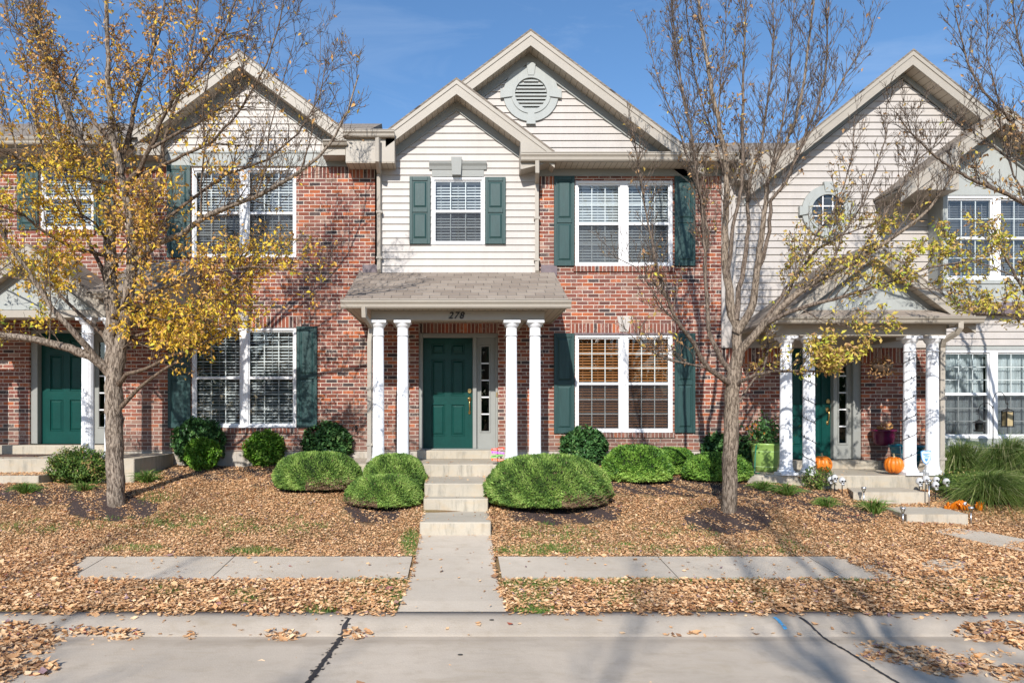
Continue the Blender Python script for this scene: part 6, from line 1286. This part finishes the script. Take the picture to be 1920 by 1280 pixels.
xf = wx(1889, yh); zf1 = wz(768, yh); t = empty('bird_feeder', (xf, yh, zf1-.25), 'square bird feeder full of seed hanging from the right arm of the hook', 'bird feeder', 'hanging bird feeders'); m = MB(); m.box(xf-.05, xf+.05, yh-.05, yh+.05, zf1-.265, zf1-.03); m.build('seed', M['pstem'], t)
m = MB(); [m.box(xf+a*.054-.006, xf+a*.054+.006, yh+b*.054-.006, yh+b*.054+.006, zf1-.28, zf1-.02) for a in (-1, 1) for b in (-1, 1)]; m.box(xf-.065, xf+.065, yh-.065, yh+.065, zf1-.285, zf1-.268); m.build('frame', M['fixture'], t)
m = MB(); m.lathe([(.088, -.02), (.085, -.012), (.02, .02), (.008, .03), (.008, .05)], (xf, yh, zf1), 20); m.tube([(xf, yh, zf1+.04), (xf, yh, wz(755, yh))], .003, 5); m.build('roof', M['fixture'], t)
xf = wx(1836, yh); zf2 = wz(790, yh); t = empty('bird_feeder', (xf, yh, zf2-.2), 'dark lantern-shaped bird feeder hanging from the left arm of the hook', 'bird feeder', 'hanging bird feeders'); m = MB(); m.lathe([(.03, -.17), (.075, -.16), (.08, -.14), (.05, -.14), (.055, -.03), (.105, -.02), (.03, .02), (.006, .035), (.004, .12)], (xf, yh, zf2), 20); m.build('body', M['fixture'], t)
m = MB(); m.lathe([(.056, -.12), (.06, -.11), (.06, -.05), (.056, -.04)], (xf, yh, zf2), 16); m.build('lens', M['clear'], t)
# string lights spiralling round the right porch columns
for px, lb, st0 in ((1516.6, 'dark string lights wound round the second column of the right porch', .2), (1705.5, 'dark string lights wound round the third column of the right porch', 1.2)):
    cx = wx(px, -1.4); m = MB(); pts = []; n = 260; turns = 6.2; r = .099; sgn = -1 if px < 1600 else 1
    for i in range(n+1): u = i/n; a = st0+sgn*turns*2*math.pi*u; pts.append((cx+r*math.cos(a), -1.4+r*math.sin(a), zq+.16+1.92*u))
    m.tube(pts, .0042, 5); root = m.build('string_lights', M['black'], origin=(cx, -1.4, zq)); tag(root, lb, 'string lights', 'string lights on the porch columns'); b_ = MB()
    for i in range(5, n, 8): p = Vector(pts[i]); o_ = Vector((p.x-cx, p.y+1.4, 0)).normalized(); b_.tube([p, p+o_*.012+Vector((0, 0, .022)), p+o_*.018+Vector((0, 0, .042))], [.005, .006, .002], 5)
    b_.build('bulbs', M['black'], root)
m = MB(); xa = wx(1492, -1.2); m.tube([(xa-.02, -.8, zq+.62), (xa+.03, -.95, zq+.5), (xa+.04, -1.0, zq+.3), (xa, -1.1, zq+.12), (xa-.03, -1.15, zq+.02), (xa-.06, -1.2, zq+.01)], .006, 6); tag(m.build('power_cord', M['black'], smooth=True, origin=(xa, -1.1, zq)), 'black cord hanging between the first two right porch columns', 'cord')
x = wx(668, -.03); z = wz(803, -.03); m = MB(); m.tube([(x, 0, z), (x, -.05, z), (x, -.08, z-.02), (x, -.085, z-.06)], [.02, .013, .012, .014], 8); m.ball((x, -.06, z+.04), .025, .012, .025, 10, 6); m.build('faucet', M['fixture'], H, smooth=True)
for px, py in ((922, 1163), (863, 1228)):
    q = Vector(road_pt(px, py)); m = MB(); m.ball((q.x, q.y, q.z+.006), .022, .009, .006, 10, 6); tag(m.build('dark_pebble', M['black'], origin=q), 'small black pebble on the kerb below the path' if px > 900 else 'small black pebble on the road below the path', 'pebble')
# ------------------------------------------------------------------ camera, sky, sun
cam = bpy.data.cameras.new('camera'); co = bpy.data.objects.new('camera', cam); COL.objects.link(co); co.location = (0, -D, ZC); co.rotation_euler = (math.pi/2, 0, 0)
cam.lens = 24; cam.sensor_width = 36; cam.shift_x = (960-VX)/1920; cam.shift_y = (VY-640)/1920; cam.clip_end = 2000; SC.camera = co
sd = Vector((.22, 1, -.655)).normalized(); elev = math.asin(-sd.z)
sun = bpy.data.lights.new('sun', 'SUN'); so = bpy.data.objects.new('sun', sun); COL.objects.link(so); sun.energy = 4.6; sun.angle = math.radians(.53); sun.color = (1.0, .955, .895)
so.rotation_euler = (-sd).to_track_quat('Z', 'Y').to_euler()
wd = bpy.data.worlds.new('World'); SC.world = wd; wd.use_nodes = True; nt = wd.node_tree; bg = nt.nodes['Background']
sky = nt.nodes.new('ShaderNodeTexSky'); sky.sky_type = 'NISHITA'; sky.sun_disc = False; sky.sun_elevation = elev; sky.sun_rotation = math.atan2(-sd.x, -sd.y)
sky.altitude = 150; sky.air_density = 1.1; sky.dust_density = .5; sky.ozone_density = 4.2
hs = nt.nodes.new('ShaderNodeHueSaturation'); hs.inputs['Saturation'].default_value = 1.1; nt.links.new(sky.outputs[0], hs.inputs['Color']); tc = nt.nodes.new('ShaderNodeTexCoord'); cn = noise(nt, scalev(nt, tc.outputs['Generated'], (1.4, 1.4, 5.5)), 2.2, 6, .62, .8); cf = mth(nt, 'MULTIPLY', mth(nt, 'SUBTRACT', cn, .5, clamp=True), .75, clamp=True); nt.links.new(mixc(nt, cf, hs.outputs[0], (4.2, 5.0, 6.2)), bg.inputs[0]); bg.inputs[1].default_value = .145
vs = SC.view_settings; vs.view_transform = 'Standard'; vs.look = 'None'; vs.exposure = .27; vs.gamma = 1
SC.cycles.max_bounces = 8; SC.cycles.transparent_max_bounces = 12; SC.cycles.diffuse_bounces = 3; SC.cycles.glossy_bounces = 3; SC.cycles.use_adaptive_sampling = True
